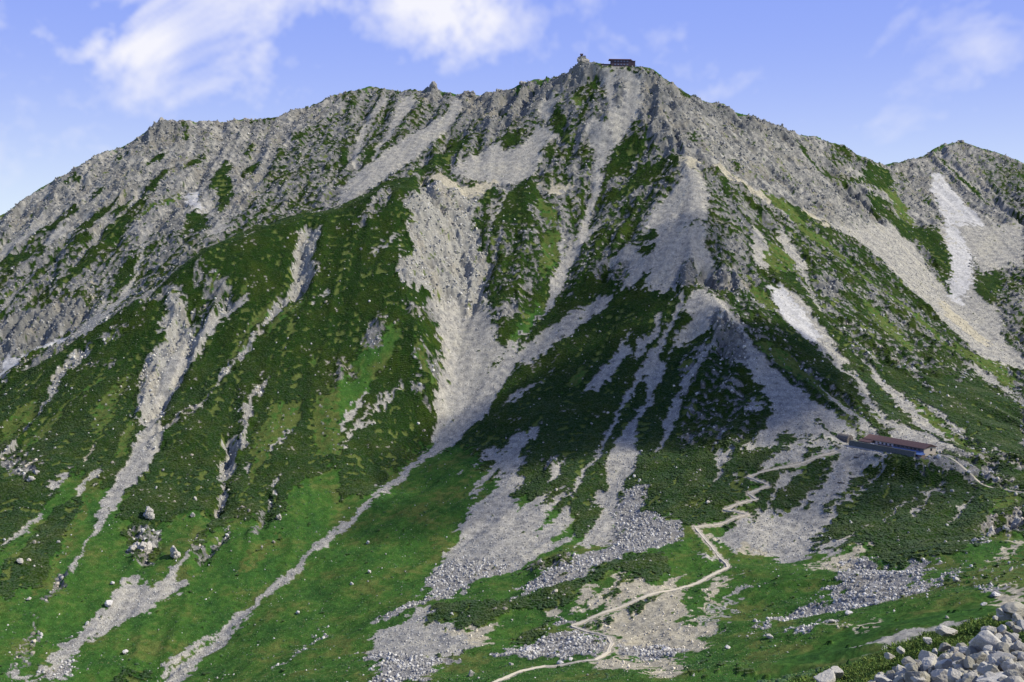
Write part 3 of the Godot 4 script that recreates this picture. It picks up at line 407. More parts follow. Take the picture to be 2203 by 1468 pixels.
	["s", -128, 923, -113, 937, -101, 951, -91, 972, -79, 962, -75, 927, -57, 912, -33, 895, -13, 909, -20, 882, -26, 857, -39, 848, -51, 825, -58, 810, -63, 784, -65, 768, -110, 798, -114, 848, -127, 868, -130, 900],
	["o", -63, 914, -33, 895, -13, 909, -20, 882, -26, 857, -37, 860, -47, 885],
	["b", -128, 902, -111, 879, -80, 856, -59, 819, -63, 784, -65, 768, -110, 798, -113, 844, -127, 868],
	["p", 1, 858, 11, 883, 30, 893, 33, 882, 18, 859],
	["b", -132, 964, -118, 975, -95, 983, -70, 986, -68, 979, -91, 972, -106, 965, -120, 955, -129, 956],
	["b", -15, 835, 1, 843, 15, 852, 29, 870, 43, 872, 54, 872, 68, 845, 79, 830, 77, 794, 69, 773, 58, 773, 38, 779, 14, 800, -5, 818],
	["b", 41, 899, 51, 903, 55, 889, 52, 883, 42, 889],
	["o", 66, 886, 84, 894, 94, 903, 117, 910, 148, 926, 160, 934, 146, 853, 127, 735, 115, 751, 97, 755, 77, 761, 83, 804, 83, 833, 76, 856, 65, 872],
	["p", 103, 888, 113, 901, 128, 910, 124, 898, 106, 876],
	["p", 69, 871, 74, 883, 80, 882, 75, 861],
	["p", -59, 837, -56, 849, -51, 843, -52, 830],
	["p", -42, 849, -38, 856, -35, 847, -37, 838],
	["o", 56, 748, 73, 757, 96, 749, 119, 740, 128, 741, 123, 716, 108, 706, 87, 694, 77, 702, 63, 724],
	["b", 85, 803, 104, 807, 125, 795, 131, 761, 127, 735, 97, 755, 82, 771],
	["o", 86, 682, 107, 700, 123, 716, 116, 673, 99, 644, 90, 650, 97, 680],
	["p", 210, 1263, 251, 1246, 292, 1232, 332, 1222, 372, 1212, 340, 1191, 278, 1173, 274, 1170, 269, 1139, 261, 1121, 235, 1112, 259, 1096, 198, 1079, 184, 1099, 197, 1181],
	["s", 236, 1173, 247, 1208, 252, 1245, 273, 1237, 257, 1212, 247, 1181],
	["s", 294, 1184, 306, 1206, 323, 1213, 344, 1219, 362, 1214, 337, 1195, 312, 1183, 295, 1176],
	["s", 257, 1178, 269, 1190, 269, 1182, 262, 1173],
	["y", 206, 1147, 211, 1148, 214, 1132, 206, 1116],
	["p", 298, 1172, 313, 1172, 340, 1191, 370, 1205, 381, 1198, 373, 1178, 357, 1168, 354, 1151, 340, 1134, 328, 1120, 306, 1104, 297, 1109, 283, 1108, 277, 1100, 264, 1096, 261, 1099, 285, 1117, 297, 1138, 303, 1160],
	["s", 307, 1107, 329, 1124, 347, 1139, 358, 1164, 374, 1182, 389, 1204, 401, 1206, 459, 1190, 474, 1171, 460, 1174, 428, 1155, 396, 1126, 370, 1100, 352, 1085, 336, 1066, 322, 1041, 307, 1012, 293, 986, 278, 977, 266, 978, 264, 1007, 250, 1013, 236, 1021, 225, 1026, 221, 1044, 211, 1051, 230, 1071, 257, 1096, 279, 1109, 297, 1138, 307, 1163, 335, 1185, 336, 1177, 320, 1156, 305, 1139, 283, 1111, 291, 1101],
	["o", 198, 1079, 208, 1061, 220, 1066, 212, 1051, 205, 1054],
	["o", 225, 1026, 236, 1021, 250, 1013, 264, 1007, 261, 1020, 241, 1033, 233, 1037],
	["p", 370, 1122, 385, 1146, 411, 1159, 430, 1163, 404, 1138, 380, 1119, 356, 1098, 345, 1084, 335, 1081, 350, 1100],
	["p", 356, 1161, 364, 1166, 368, 1161, 362, 1152, 353, 1151],
	["p", 316, 1098, 324, 1112, 332, 1109, 323, 1102, 312, 1089],
	["p", 260, 1087, 268, 1098, 267, 1092, 261, 1084],
	["p", 314, 1027, 336, 1066, 369, 1097, 398, 1121, 429, 1148, 464, 1165, 488, 1169, 500, 1112, 511, 1099, 494, 1071, 498, 1049, 468, 993, 431, 938, 411, 909, 384, 914, 363, 916, 338, 907, 348, 952, 342, 967, 346, 991, 319, 980, 304, 991, 303, 1003],
	["s", 382, 1035, 399, 1055, 426, 1071, 425, 1067, 406, 1057, 385, 1034],
	["s", 411, 1037, 426, 1058, 447, 1085, 464, 1102, 475, 1100, 452, 1080, 435, 1064, 422, 1037, 413, 1031],
	["s", 434, 1009, 459, 1039, 486, 1068, 492, 1072, 475, 1048, 453, 1027, 437, 1008],
	["y", 388, 937, 399, 949, 413, 965, 405, 951, 391, 935],
	["m", 454, 1139, 488, 1169, 504, 1144, 515, 1107, 506, 1087, 496, 1105, 475, 1116, 452, 1124],
	["m", 488, 1169, 518, 1199, 534, 1192, 548, 1142, 557, 1097, 547, 1076, 515, 1107, 504, 1144],
	["r", 466, 989, 489, 1028, 494, 1008, 479, 981, 462, 963],
	["r", 482, 980, 503, 1017, 532, 1046, 498, 978, 478, 959],
	["y", 482, 1020, 511, 1061, 532, 1081, 545, 1072, 534, 1051, 513, 1038, 495, 1027],
	["b", 424, 929, 437, 948, 454, 959, 441, 934],
	["s", 298, 970, 314, 1006, 329, 1012, 343, 1017, 360, 1027, 343, 1007, 322, 989, 311, 974, 300, 969],
	["o", 286, 953, 296, 971, 291, 938, 312, 968, 327, 976, 342, 988, 349, 996, 336, 970, 312, 926, 303, 911, 292, 904, 298, 927, 283, 923],
	["b", 267, 835, 282, 879, 305, 909, 323, 950, 337, 964, 343, 944, 334, 918, 344, 910, 361, 910, 380, 917, 362, 871, 335, 827, 318, 806, 293, 784, 277, 790, 262, 802, 253, 812, 264, 832],
	["b", 193, 790, 209, 812, 232, 832, 258, 831, 257, 807, 285, 795, 308, 811, 329, 818, 341, 810, 366, 838, 388, 864, 382, 851, 350, 807, 326, 786, 305, 783, 285, 779, 265, 791, 237, 803, 215, 806, 199, 791],
	["y", 334, 793, 352, 805, 371, 819, 421, 870, 459, 898, 366, 714, 340, 690, 331, 686, 357, 732, 356, 758, 345, 776, 313, 771, 301, 772],
	["o", 337, 699, 359, 727, 382, 746, 356, 694, 339, 680],
	["o", 419, 872, 444, 904, 480, 941, 471, 923, 442, 890, 418, 864],
	["b", 349, 748, 358, 764, 363, 746, 351, 719, 349, 735],
	["s", 228, 647, 245, 667, 262, 670, 278, 658, 294, 663, 304, 659, 317, 652, 282, 643, 257, 631, 105, 274, 231, 635],
	["b", 210, 750, 221, 757, 225, 743, 217, 725, 207, 732],
	["b", 239, 763, 245, 763, 246, 753, 235, 744],
	["o", 242, 707, 249, 720, 273, 735, 268, 725, 239, 693],
	["o", 239, 738, 246, 735, 238, 713, 236, 725],
	["o", 167, 877, 179, 920, 193, 950, 210, 955, 194, 918, 185, 909, 178, 884, 170, 857, 161, 818, 148, 789, 153, 830, 162, 852],
	["s", 165, 830, 180, 874, 193, 897, 213, 923, 218, 925, 196, 890, 178, 851, 169, 826, 154, 789],
	["s", 191, 1004, 193, 1015, 202, 1016, 206, 1004],
	["o", 140, 833, 154, 834, 155, 788, 147, 754, 132, 739, 119, 705],
	["b", 123, 730, 137, 742, 144, 730, 130, 704, 117, 692],
	["g", 128, 757, 158, 742, 185, 722, 199, 684, 212, 651, 237, 634, 62, 173, 51, 161, 63, 224, 148, 609, 129, 624, 108, 638],
	["d", 120, 679, 150, 672, 158, 627, 141, 604, 110, 618],
	["N", -8, 96, 30, 98, 140, 102, 200, 170, -8, 160],
	["k", -8, 20, 200, 20, 140, 102, 30, 98, -8, 96],
	["t", 391, 1204, 340, 1188, 337, 1195, 389, 1212],
	["t", 343, 1189, 278, 1169, 275, 1176, 341, 1197],
	["t", 282, 1172, 275, 1166, 270, 1172, 277, 1178],
	["t", 276, 1174, 288, 1159, 282, 1154, 270, 1169],
	["t", 285, 1162, 297, 1149, 292, 1144, 280, 1157],
	["t", 297, 1145, 266, 1131, 263, 1138, 293, 1152],
	["t", 268, 1140, 278, 1124, 272, 1120, 262, 1135],
	["t", 277, 1121, 234, 1107, 232, 1115, 275, 1128],
	["t", 235, 1116, 251, 1106, 247, 1100, 231, 1109],
	["t", 247, 1108, 263, 1100, 259, 1093, 243, 1102],
	["t", 262, 1094, 224, 1083, 222, 1091, 260, 1102],
	["t", 228, 1084, 196, 1075, 194, 1082, 225, 1092],
	["t", 200, 1082, 211, 1037, 203, 1035, 192, 1080],
	["t", 210, 1041, 216, 985, 209, 984, 203, 1040],
	["t", 216, 988, 215, 975, 207, 976, 209, 989],
	["t", 215, 976, 184, 948, 179, 954, 210, 982],
	["t", 186, 951, 158, 930, 153, 937, 182, 957],
	["t", 161, 932, 151, 927, 147, 934, 157, 939],
	["t", 155, 929, 117, 904, 113, 911, 150, 936],
	["t", 120, 906, 53, 878, 50, 885, 117, 913],
	["t", 55, 886, 72, 860, 66, 856, 49, 882],
	["t", 71, 863, 85, 832, 78, 828, 64, 860],
	["t", 84, 834, 85, 803, 77, 803, 77, 834],
	["t", 85, 806, 79, 773, 71, 774, 78, 808],
	["t", 79, 775, 66, 752, 59, 756, 73, 779],
	["t", 65, 752, 23, 759, 24, 767, 66, 760],
	["t", 29, 761, 7, 748, 3, 755, 25, 767],
	["t", 11, 751, -11, 725, -17, 730, 5, 756],
	["t", -9, 729, -24, 703, -30, 707, -15, 733],
	["t", 482, 1175, 490, 1168, 487, 1164, 478, 1172],
	["t", 488, 1170, 500, 1148, 496, 1146, 484, 1168],
	["t", 499, 1151, 508, 1125, 504, 1123, 494, 1149],
	["t", 507, 1129, 519, 1108, 515, 1106, 503, 1127],
	["t", 516, 1112, 531, 1094, 527, 1091, 513, 1109],
	["t", 528, 1097, 549, 1074, 546, 1071, 525, 1094],
	["t", 545, 1077, 566, 1068, 564, 1064, 543, 1073],
]
# levelled sites: x, d, height, long axis, half lengths
const PADS := [
	[228, 595, -111.6, 0.5487, -0.8360, 31, 19],
	[112, 1086, 200.2, 1, 0, 30, 9],
]
# boulders that can be told apart: x, d, half width, height, label
const BOULDERS := [
	[-216.52, 598.52, 3.81, 7.07, "large cracked pale crag standing alone in dark pine on the lower left slope"],
	[-210.2, 571.74, 4.42, 8.84, "tallest of the grey crags clustered above the left boulder fan"],
	[-215.15, 569.31, 2.85, 4.4, "squat pale crag at the foot of the tallest left crag"],
	[-205.17, 574.08, 1.83, 3.13, "small pale crag right of the tallest left crag"],
	[-188.4, 560.68, 3.06, 7.14, "pale leaning crag with dark left side beside the left gravel gully"],
	[-194.46, 618.19, 1.69, 3.09, "small pale rock in dark pine above the cracked left crag"],
	[-209.15, 518.58, 2.59, 2.83, "white oblong boulder at the upper edge of the left scree fan"],
	[-185.68, 477.29, 1.95, 1.95, "flat white boulder in the meadow below the left scree fan"],
	[-214.74, 537.7, 1.47, 1.96, "round white boulder in the meadow just above the left scree fan"],
	[-214.41, 503.04, 1.37, 2.06, "white boulder touching the left margin of the left scree fan"],
	[-249.88, 516.1, 1.64, 1.64, "flat grey boulder in the meadow left of the long gravel gully"],
	[-301.8, 633.46, 2.3, 4.61, "upright pale boulder in the pines near the left edge"],
	[-302.08, 640.59, 1.75, 3.49, "smaller pale boulder up right of the upright one near the left edge"],
	[-268.3, 546.72, 1.99, 3.23, "pale boulder poking out of the dark pine thicket at far left"],
	[-139.42, 601.29, 1.64, 3.83, "grey boulder at the right tip of the middle pine tongue"],
	[-190.52, 600.38, 1.91, 2.73, "low grey rock at the pine edge left of the thin middle gully"],
	[231.69, 485.29, 1.99, 6.62, "tall split crag with sunlit face on the right hillside"],
	[238.25, 484.49, 1.98, 6.17, "dark faced crag right of the tall split crag"],
	[249.79, 498.02, 2.04, 6.34, "rugged crag highest of the group on the right hillside"],
	[216.09, 468.07, 1.7, 2.13, "low pale rocks below the tall split crag"],
	[6.82, 411.06, 1.87, 2.62, "largest white boulder in the boulder field left of the hairpin path"],
	[-15.63, 381.53, 1.39, 2.6, "pale boulder beside the track near the bottom edge"],
	[59.63, 386.29, 1.93, 2.11, "large white boulder on the pale gravel flat"],
	[18.58, 383.87, 1.4, 1.4, "white boulder just above the curve of the track"],
	[22.76, 384.78, 1.05, 1.22, "small white boulder right of the one above the track curve"],
	[-82.53, 573.87, 1.3, 1.83, "lone white boulder high in the middle meadow"],
	[-76.21, 535.47, 1.22, 1.95, "lone white boulder low in the middle meadow"],
	[-84.18, 525.78, 1.19, 1.43, "small white boulder in the meadow beside the stream gully"],
	[143.3, 421.92, 0.96, 1.53, "single white block on the grey talus at right"],
	[142.38, 388.4, 1.41, 1.77, "largest white boulder along the foot of the right talus"],
	[128.19, 379.77, 1.55, 1.55, "flat white boulder in the meadow below the right talus"],
	[119.34, 371.82, 1.69, 1.35, "whitish slab among boulders left of the sandy rill"],
	[95.64, 368.86, 1.68, 1.51, "dark grey boulder in the lower right meadow"],
	[79.93, 369.21, 1.34, 1.17, "white boulder alone near the pale gravel flat"],
	[175.96, 362.92, 1.98, 1.48, "white slab rock on the sandy slope at far right"],
	[165.98, 351.21, 1.44, 1.44, "pale boulder below the white slab on the sandy slope"],
	[-0.28, 395.38, 1.08, 1.08, "small pale boulder above the track left of its curve"],
	[-108.01, 502.46, 1.37, 1.6, "white boulder in the meadow right of the stream gully"],
	[162.34, 397.44, 1.08, 1.08, "small boulder at the upper edge of the right meadow"],
	[147.51, 338.04, 0.92, 0.92, "small boulder in the middle of the right meadow"],
]
# the pile in front: x, height of the middle, d, half width, half height, label
const PILE := [
	[22.09, -17.77, 46.2, 0.75, 0.61, "biggest pale slab boulder topping the foreground pile"],
	[22.07, -17.47, 44.73, 0.31, 0.25, "boulder with deep shadow on its left beside the biggest slab"],
	[24.21, -18.3, 49.26, 0.25, 0.26, "bright peaked boulder at the upper right of the foreground pile"],
	[23.78, -17.88, 47.25, 0.3, 0.21, "mottled boulder near the right edge of the foreground pile"],
	[21.86, -18.8, 47.85, 0.33, 0.25, "rounded bright boulder left of the biggest slab"],
	[22.77, -18.87, 49.07, 0.25, 0.24, "pointed pale boulder on the crest of the foreground pile"],
	[22.41, -19.32, 49.74, 0.24, 0.2, "small lichened boulder on the left crest of the pile"],
	[21.85, -19.44, 49.36, 0.28, 0.19, "flat boulder at the pine edge of the pile"],
	[20.96, -17.85, 44.63, 0.36, 0.31, "grey block under the biggest slab"],
	[20.65, -16.74, 41.62, 0.5, 0.33, "broad grey boulder in the right middle of the pile"],
	[21.36, -16.62, 41.63, 0.27, 0.29, "white edged boulder cut by the right edge of the picture"],
	[29.74, -20.57, 58.78, 0.71, 0.31, "long leaning slab rock above the pines at the right edge"],
	[28.16, -19.82, 55.54, 0.29, 0.17, "grey rock under the long leaning slab"],
	[19.85, -19.27, 47.27, 0.39, 0.41, "tall squared bright boulder in the left part of the pile"],
	[20.28, -18.98, 46.65, 0.42, 0.35, "bright angular boulder in the middle of the pile"],
	[19.05, -18.51, 44.15, 0.46, 0.35, "boulder with a large dark shaded face near the bottom"],
	[20.44, -18.52, 45.53, 0.29, 0.24, "pale boulder with green moss beneath it"],
	[20.37, -18, 44.33, 0.23, 0.31, "lichened upright boulder in the middle of the pile"],
	[19.24, -17.92, 42.81, 0.33, 0.24, "smooth wedge boulder near the bottom centre of the pile"],
	[19.9, -20.04, 49.54, 0.38, 0.22, "flat topped boulder on the left crest of the pile"],
	[19.2, -19.51, 47.32, 0.31, 0.29, "shaded boulder below the flat topped one"],
	[19.04, -19.97, 48.44, 0.29, 0.25, "pale rough boulder near the left end of the pile"],
	[18.69, -20.44, 49.03, 0.21, 0.24, "small upright boulder at the left end of the pile"],
	[18.24, -20.51, 48.6, 0.58, 0.25, "long white slab at the bottom left end of the pile"],
	[19.54, -16.93, 40.96, 0.32, 0.25, "rough brownish boulder in the lower right of the pile"],
	[19.59, -17.58, 42.33, 0.2, 0.18, "small grey boulder left of the brownish one"],
	[20.24, -16.43, 40.16, 0.16, 0.19, "narrow pale boulder standing in dark gap"],
	[19.18, -16.71, 39.5, 0.71, 0.21, "wide white slab along the bottom edge of the picture"],
	[19.91, -16.44, 39.5, 0.27, 0.17, "grey flat boulder near the bottom right corner"],
	[22.62, -20.87, 53.1, 0.16, 0.16, "pale stone lying alone in the pines behind the pile"],
	[23.16, -20.79, 53.33, 0.21, 0.14, "bright chipped stone beside a dark gap in the pines"],
	[23.23, -23.27, 59.45, 0.21, 0.2, "white pointed rock on the far side of the pines"],
	[22.94, -23.95, 60.4, 0.36, 0.18, "white humped rock on the far side of the pines"],
	[27.12, -23.03, 62, 0.59, 0.27, "long white rock jutting above the pine strip"],
	[25.58, -23.33, 61.28, 0.34, 0.19, "grey white rock at the upper margin of the pine strip"],
	[21.25, -17.01, 42.53, 0.22, 0.19, "mossy stone between the broad boulders"],
	[21.09, -17.4, 43.51, 0.22, 0.17, "dark stone in the hollow under the biggest slab"],
	[19.03, -18.12, 42.91, 0.26, 0.15, "low stone at the bottom edge left of the wide slab"],
	[18.85, -19.01, 45.27, 0.27, 0.22, "grey stone below the tall squared boulder"],
	[18.48, -19.44, 46.37, 0.24, 0.2, "pale stone between the long slab and the shaded boulder"],
	[18.35, -19.86, 47.1, 0.2, 0.16, "little stone on the end of the long white slab"],
	[20.27, -17.67, 43.27, 0.22, 0.19, "shaded stone left of the brownish boulder"],
	[22.81, -17.3, 44.63, 0.23, 0.23, "dark sided stone at the right edge"],
	[25, -18.21, 49.32, 0.25, 0.17, "lichen spotted stone at the top right of the pile"],
	[19.25, -25.7, 61.05, 0.65, 0.53, "pale arched outcrop rock at the left foot of the pine strip"],
	[20.35, -25.65, 62, 0.4, 0.27, "long pale rock behind the arched outcrop"],
]
# made paths: name, width, then x, d of each bend
const PATHS := {
	"stone_path": [1.45, 193.95, 603.72, 170.19, 596.12, 139.15, 586.65, 137.11, 584.94, 141.94, 578.97, 146.6, 573.92, 133.1, 567.87, 137.04, 561.84, 117.31, 555.85, 123.48, 552.03, 129.68, 548.75, 112.29, 543.72, 98.29, 539.4, 103.31, 519.06, 106.13, 493.35, 105.57, 488.85, 91.27, 476.35, 78.52, 467.32, 75.35, 465.71, 58.24, 454.22, 26.55, 441.21, 34.08, 429.9, 40.26, 415.89, 40.59, 402.48, 37.58, 387.71, 31.85, 378.09, 12.7, 381.44, 3.54, 376.14, -6.45, 364.63, -13.02, 353.37],
	"trail": [1.3, 240.74, 586.03, 243.42, 583.59, 248.65, 574.21, 252.8, 563.02, 257.8, 554.49, 263.81, 546.87, 273.04, 537.16, 281.74, 533.24],
}


var H := PackedFloat32Array()       # survey heights, 6 m
var HF := PackedFloat32Array()      # the same, 1 m
var KIND := PackedByteArray()       # ground cover raster, 1 m
var ROCKY := PackedFloat32Array()   # how craggy, 1 m
const SN := 2.0
const SX := 811
const SD := 841
var FLOW_A := PackedFloat32Array()  # rills running down the fall line, 3 m
var FLOW_B := PackedFloat32Array()
var GDX := PackedFloat32Array()
var GDD := PackedFloat32Array()
var n_warp: FastNoiseLite
var n_patch: FastNoiseLite
var n_fine: FastNoiseLite
var n_crag: FastNoiseLite
var n_roll: FastNoiseLite
var n_rill: FastNoiseLite
var n_rill2: FastNoiseLite
var n_bush: FastNoiseLite
var names := {}
var t0 := 0

func stage(s: String) -> void:
	print("%5.1f s  %s" % [(Time.get_ticks_msec() - t0) / 1000.0, s])

func noise(seed_: int, wave: float, octaves: int, kind := FastNoiseLite.TYPE_SIMPLEX_SMOOTH) -> FastNoiseLite:
	var n := FastNoiseLite.new()
	n.seed = seed_
	n.noise_type = kind
	n.frequency = 1.0 / wave
	n.fractal_type = FastNoiseLite.FRACTAL_FBM if octaves > 1 else FastNoiseLite.FRACTAL_NONE
	n.fractal_octaves = octaves
	return n

func numbered(called: String) -> String:
	var k: int = names.get(called, 0)
	names[called] = k + 1
	return called if k == 0 else "%s_%03d" % [called, k]

func thing(called: String, label: String, category: String, at := Vector3.ZERO, turn := 0.0, group := "") -> Node3D:
	var o := Node3D.new()
	o.name = numbered(called)
	add_child(o)
	o.position = at
	o.rotation.y = turn
	tag(o, label, category, group)
	return o

func tag(o: Node3D, label: String, category: String, group := "") -> void:
	o.set_meta("label", label)
	o.set_meta("category", category)
	if group:
		o.set_meta("group", group)

func part(called: String, m: Mesh, mat: Material, parent: Node, at := Vector3.ZERO, rot := Vector3.ZERO, size := Vector3.ONE) -> MeshInstance3D:
	var o := MeshInstance3D.new()
	o.name = called if parent != self else numbered(called)
	o.mesh = m
	o.material_override = mat
	parent.add_child(o, true)
	o.transform = Transform3D(Basis.from_euler(rot) * Basis.from_scale(size), at)
	return o

func plain(c: Color, rough := 0.9, metal := 0.0) -> StandardMaterial3D:
	var m := StandardMaterial3D.new()
	m.albedo_color = c.linear_to_srgb()
	m.roughness = rough
	m.metallic = metal
	return m

func each_row(n: int, f: Callable) -> Array:
	var out := []
	out.resize(n)
	var job := WorkerThreadPool.add_group_task(func(i: int) -> void: out[i] = f.call(i), n)
	WorkerThreadPool.wait_for_group_task_completion(job)
	return out

# ---------------------------------------------------------------- camera, sky, sun
func look_and_light() -> void:
	var cam := Camera3D.new()
	cam.name = "camera"
	cam.fov = rad_to_deg(2.0 * atan(734.0 / 2200.0))
	cam.near = 0.5
	cam.far = 6000.0
	add_child(cam)
	cam.rotation_degrees.x = EYE_PITCH
	cam.current = true
	var e := Environment.new()
	e.background_mode = Environment.BG_SKY
	e.tonemap_mode = Environment.TONE_MAPPER_LINEAR
	e.tonemap_exposure = 1.42
	e.sdfgi_enabled = true
	e.ssao_enabled = true
	e.ssil_enabled = true
	e.volumetric_fog_enabled = true
	e.volumetric_fog_density = 0.0
	var sky := Sky.new()
	var pm := PanoramaSkyMaterial.new()
	pm.panorama = ImageTexture.create_from_image(sky_image())
	sky.sky_material = pm
	e.sky = sky
	e.background_energy_multiplier = 0.705
	var we := WorldEnvironment.new()
	we.name = "air"
	we.environment = e
	add_child(we)
	var sun := DirectionalLight3D.new()
	sun.name = "sun"
	sun.light_energy = 1.6
	sun.light_color = Color(1.0, 0.965, 0.895)
	sun.light_angular_distance = 0.5
	sun.shadow_enabled = true
	add_child(sun)
	sun.look_at_from_position(SUN_FROM * 100.0, Vector3.ZERO, Vector3.UP)

# clear air with thin broken cloud all round; the large clouds are listed by bearing and height (degrees), half widths and strength
const CLOUDS := [[-3.4, 14.2, 2.8, 2.3, 0.74], [-2.4, 12.2, 2.4, 1.3, 0.34], [-9.0, 14.4, 4.5, 1.5, 0.44], [-13.5, 12.6, 2.4, 2.0, 0.42], [-14.5, 10.2, 2.2, 1.4, 0.28], [-20.0, 12.6, 2.6, 1.8, 0.42], [-19.5, 10.4, 2.2, 1.8, 0.46], [-23.5, 10.8, 3.2, 1.0, 0.42], [-17.0, 15.0, 5.0, 1.5, 0.38], [-16.0, 8.6, 3.2, 1.1, 0.24], [24.4, 10.0, 1.2, 2.0, 0.16], [25.0, 7.8, 1.6, 1.5, 0.30], [48, 12, 6, 3, 0.5], [-50, 15, 8, 3, 0.5], [80, 18, 9, 4, 0.5], [-88, 14, 7, 3, 0.5], [120, 12, 8, 3, 0.5], [160, 16, 8, 4, 0.5], [-130, 13, 7, 3, 0.5], [-165, 18, 8, 4, 0.5], [40, 30, 10, 5, 0.45], [-60, 34, 12, 6, 0.45], [10, 40, 10, 5, 0.4], [100, 42, 12, 6, 0.4], [-120, 40, 12, 6, 0.4], [170, 36, 10, 6, 0.4]]
func sky_image() -> Image:
	var w := 2560
	var h := 1280
	var wisps := noise(41, 0.12, 7)
	wisps.fractal_gain = 0.6
	var drift := noise(42, 0.5, 3)
	var rows := each_row(h, func(j: int) -> PackedFloat32Array:
		var r := PackedFloat32Array()
		r.resize(w * 3)
		var el := PI * 0.5 - (j + 0.5) / h * PI
		var up := maxf(el, 0.0)
		var eld := rad_to_deg(el)
		var a := 1.0 - exp(-pow(up / 0.13, 1.6))
		var b := 1.0 - exp(-up / 0.6)
		var low := Color(0.78, 0.91, 0.99)
		var mid := Color(0.27, 0.385, 0.985)
		var top := Color(0.14, 0.245, 0.54)
		var base := low.lerp(mid, a).lerp(top, b * b)
		var near := CLOUDS.filter(func(q: Array) -> bool: return absf(eld - q[1]) < q[3] * 2.45)
		for i in w:
			var c := base
			if el > -0.02:
				var az := (i + 0.5) / w * TAU
				if az > PI:
					az -= TAU
				var azd := rad_to_deg(az)
				var dir := Vector3(sin(az) * cos(el), sin(el), -cos(az) * cos(el))
				var p := dir + Vector3(drift.get_noise_3dv(dir * 1.0), drift.get_noise_3dv(dir + Vector3(9, 0, 0)) * 0.6, drift.get_noise_3dv(dir + Vector3(0, 0, 7))) * 0.10
				var f := wisps.get_noise_3d(p.x, p.y * 1.3, p.z)
				var cover := 0.0
				for q in near:
					var dx: float = wrapf(azd - q[0], -180.0, 180.0) / q[2]
					var dy: float = (eld - q[1]) / q[3]
					var rr := dx * dx + dy * dy
					if rr < 6.0:
						cover += q[4] * exp(-rr * 0.9)
				var k := clampf(f * (0.30 + minf(cover, 0.8)) * 1.75 + cover * 1.05 - 0.10, 0.0, 1.0)
				k = k * (1.5 - 0.5 * k) * 0.97
				c = base.lerp(Color(0.93, 0.93, 1.0), k)
			r[i * 3] = c.r
			r[i * 3 + 1] = c.g
			r[i * 3 + 2] = c.b
		return r)
	var all := PackedFloat32Array()
	for r in rows:
		all.append_array(r)
	var im := Image.create_from_data(w, h, false, Image.FORMAT_RGBF, all.to_byte_array())
	im.resize(4096, 2048, Image.INTERPOLATE_CUBIC)
	return im

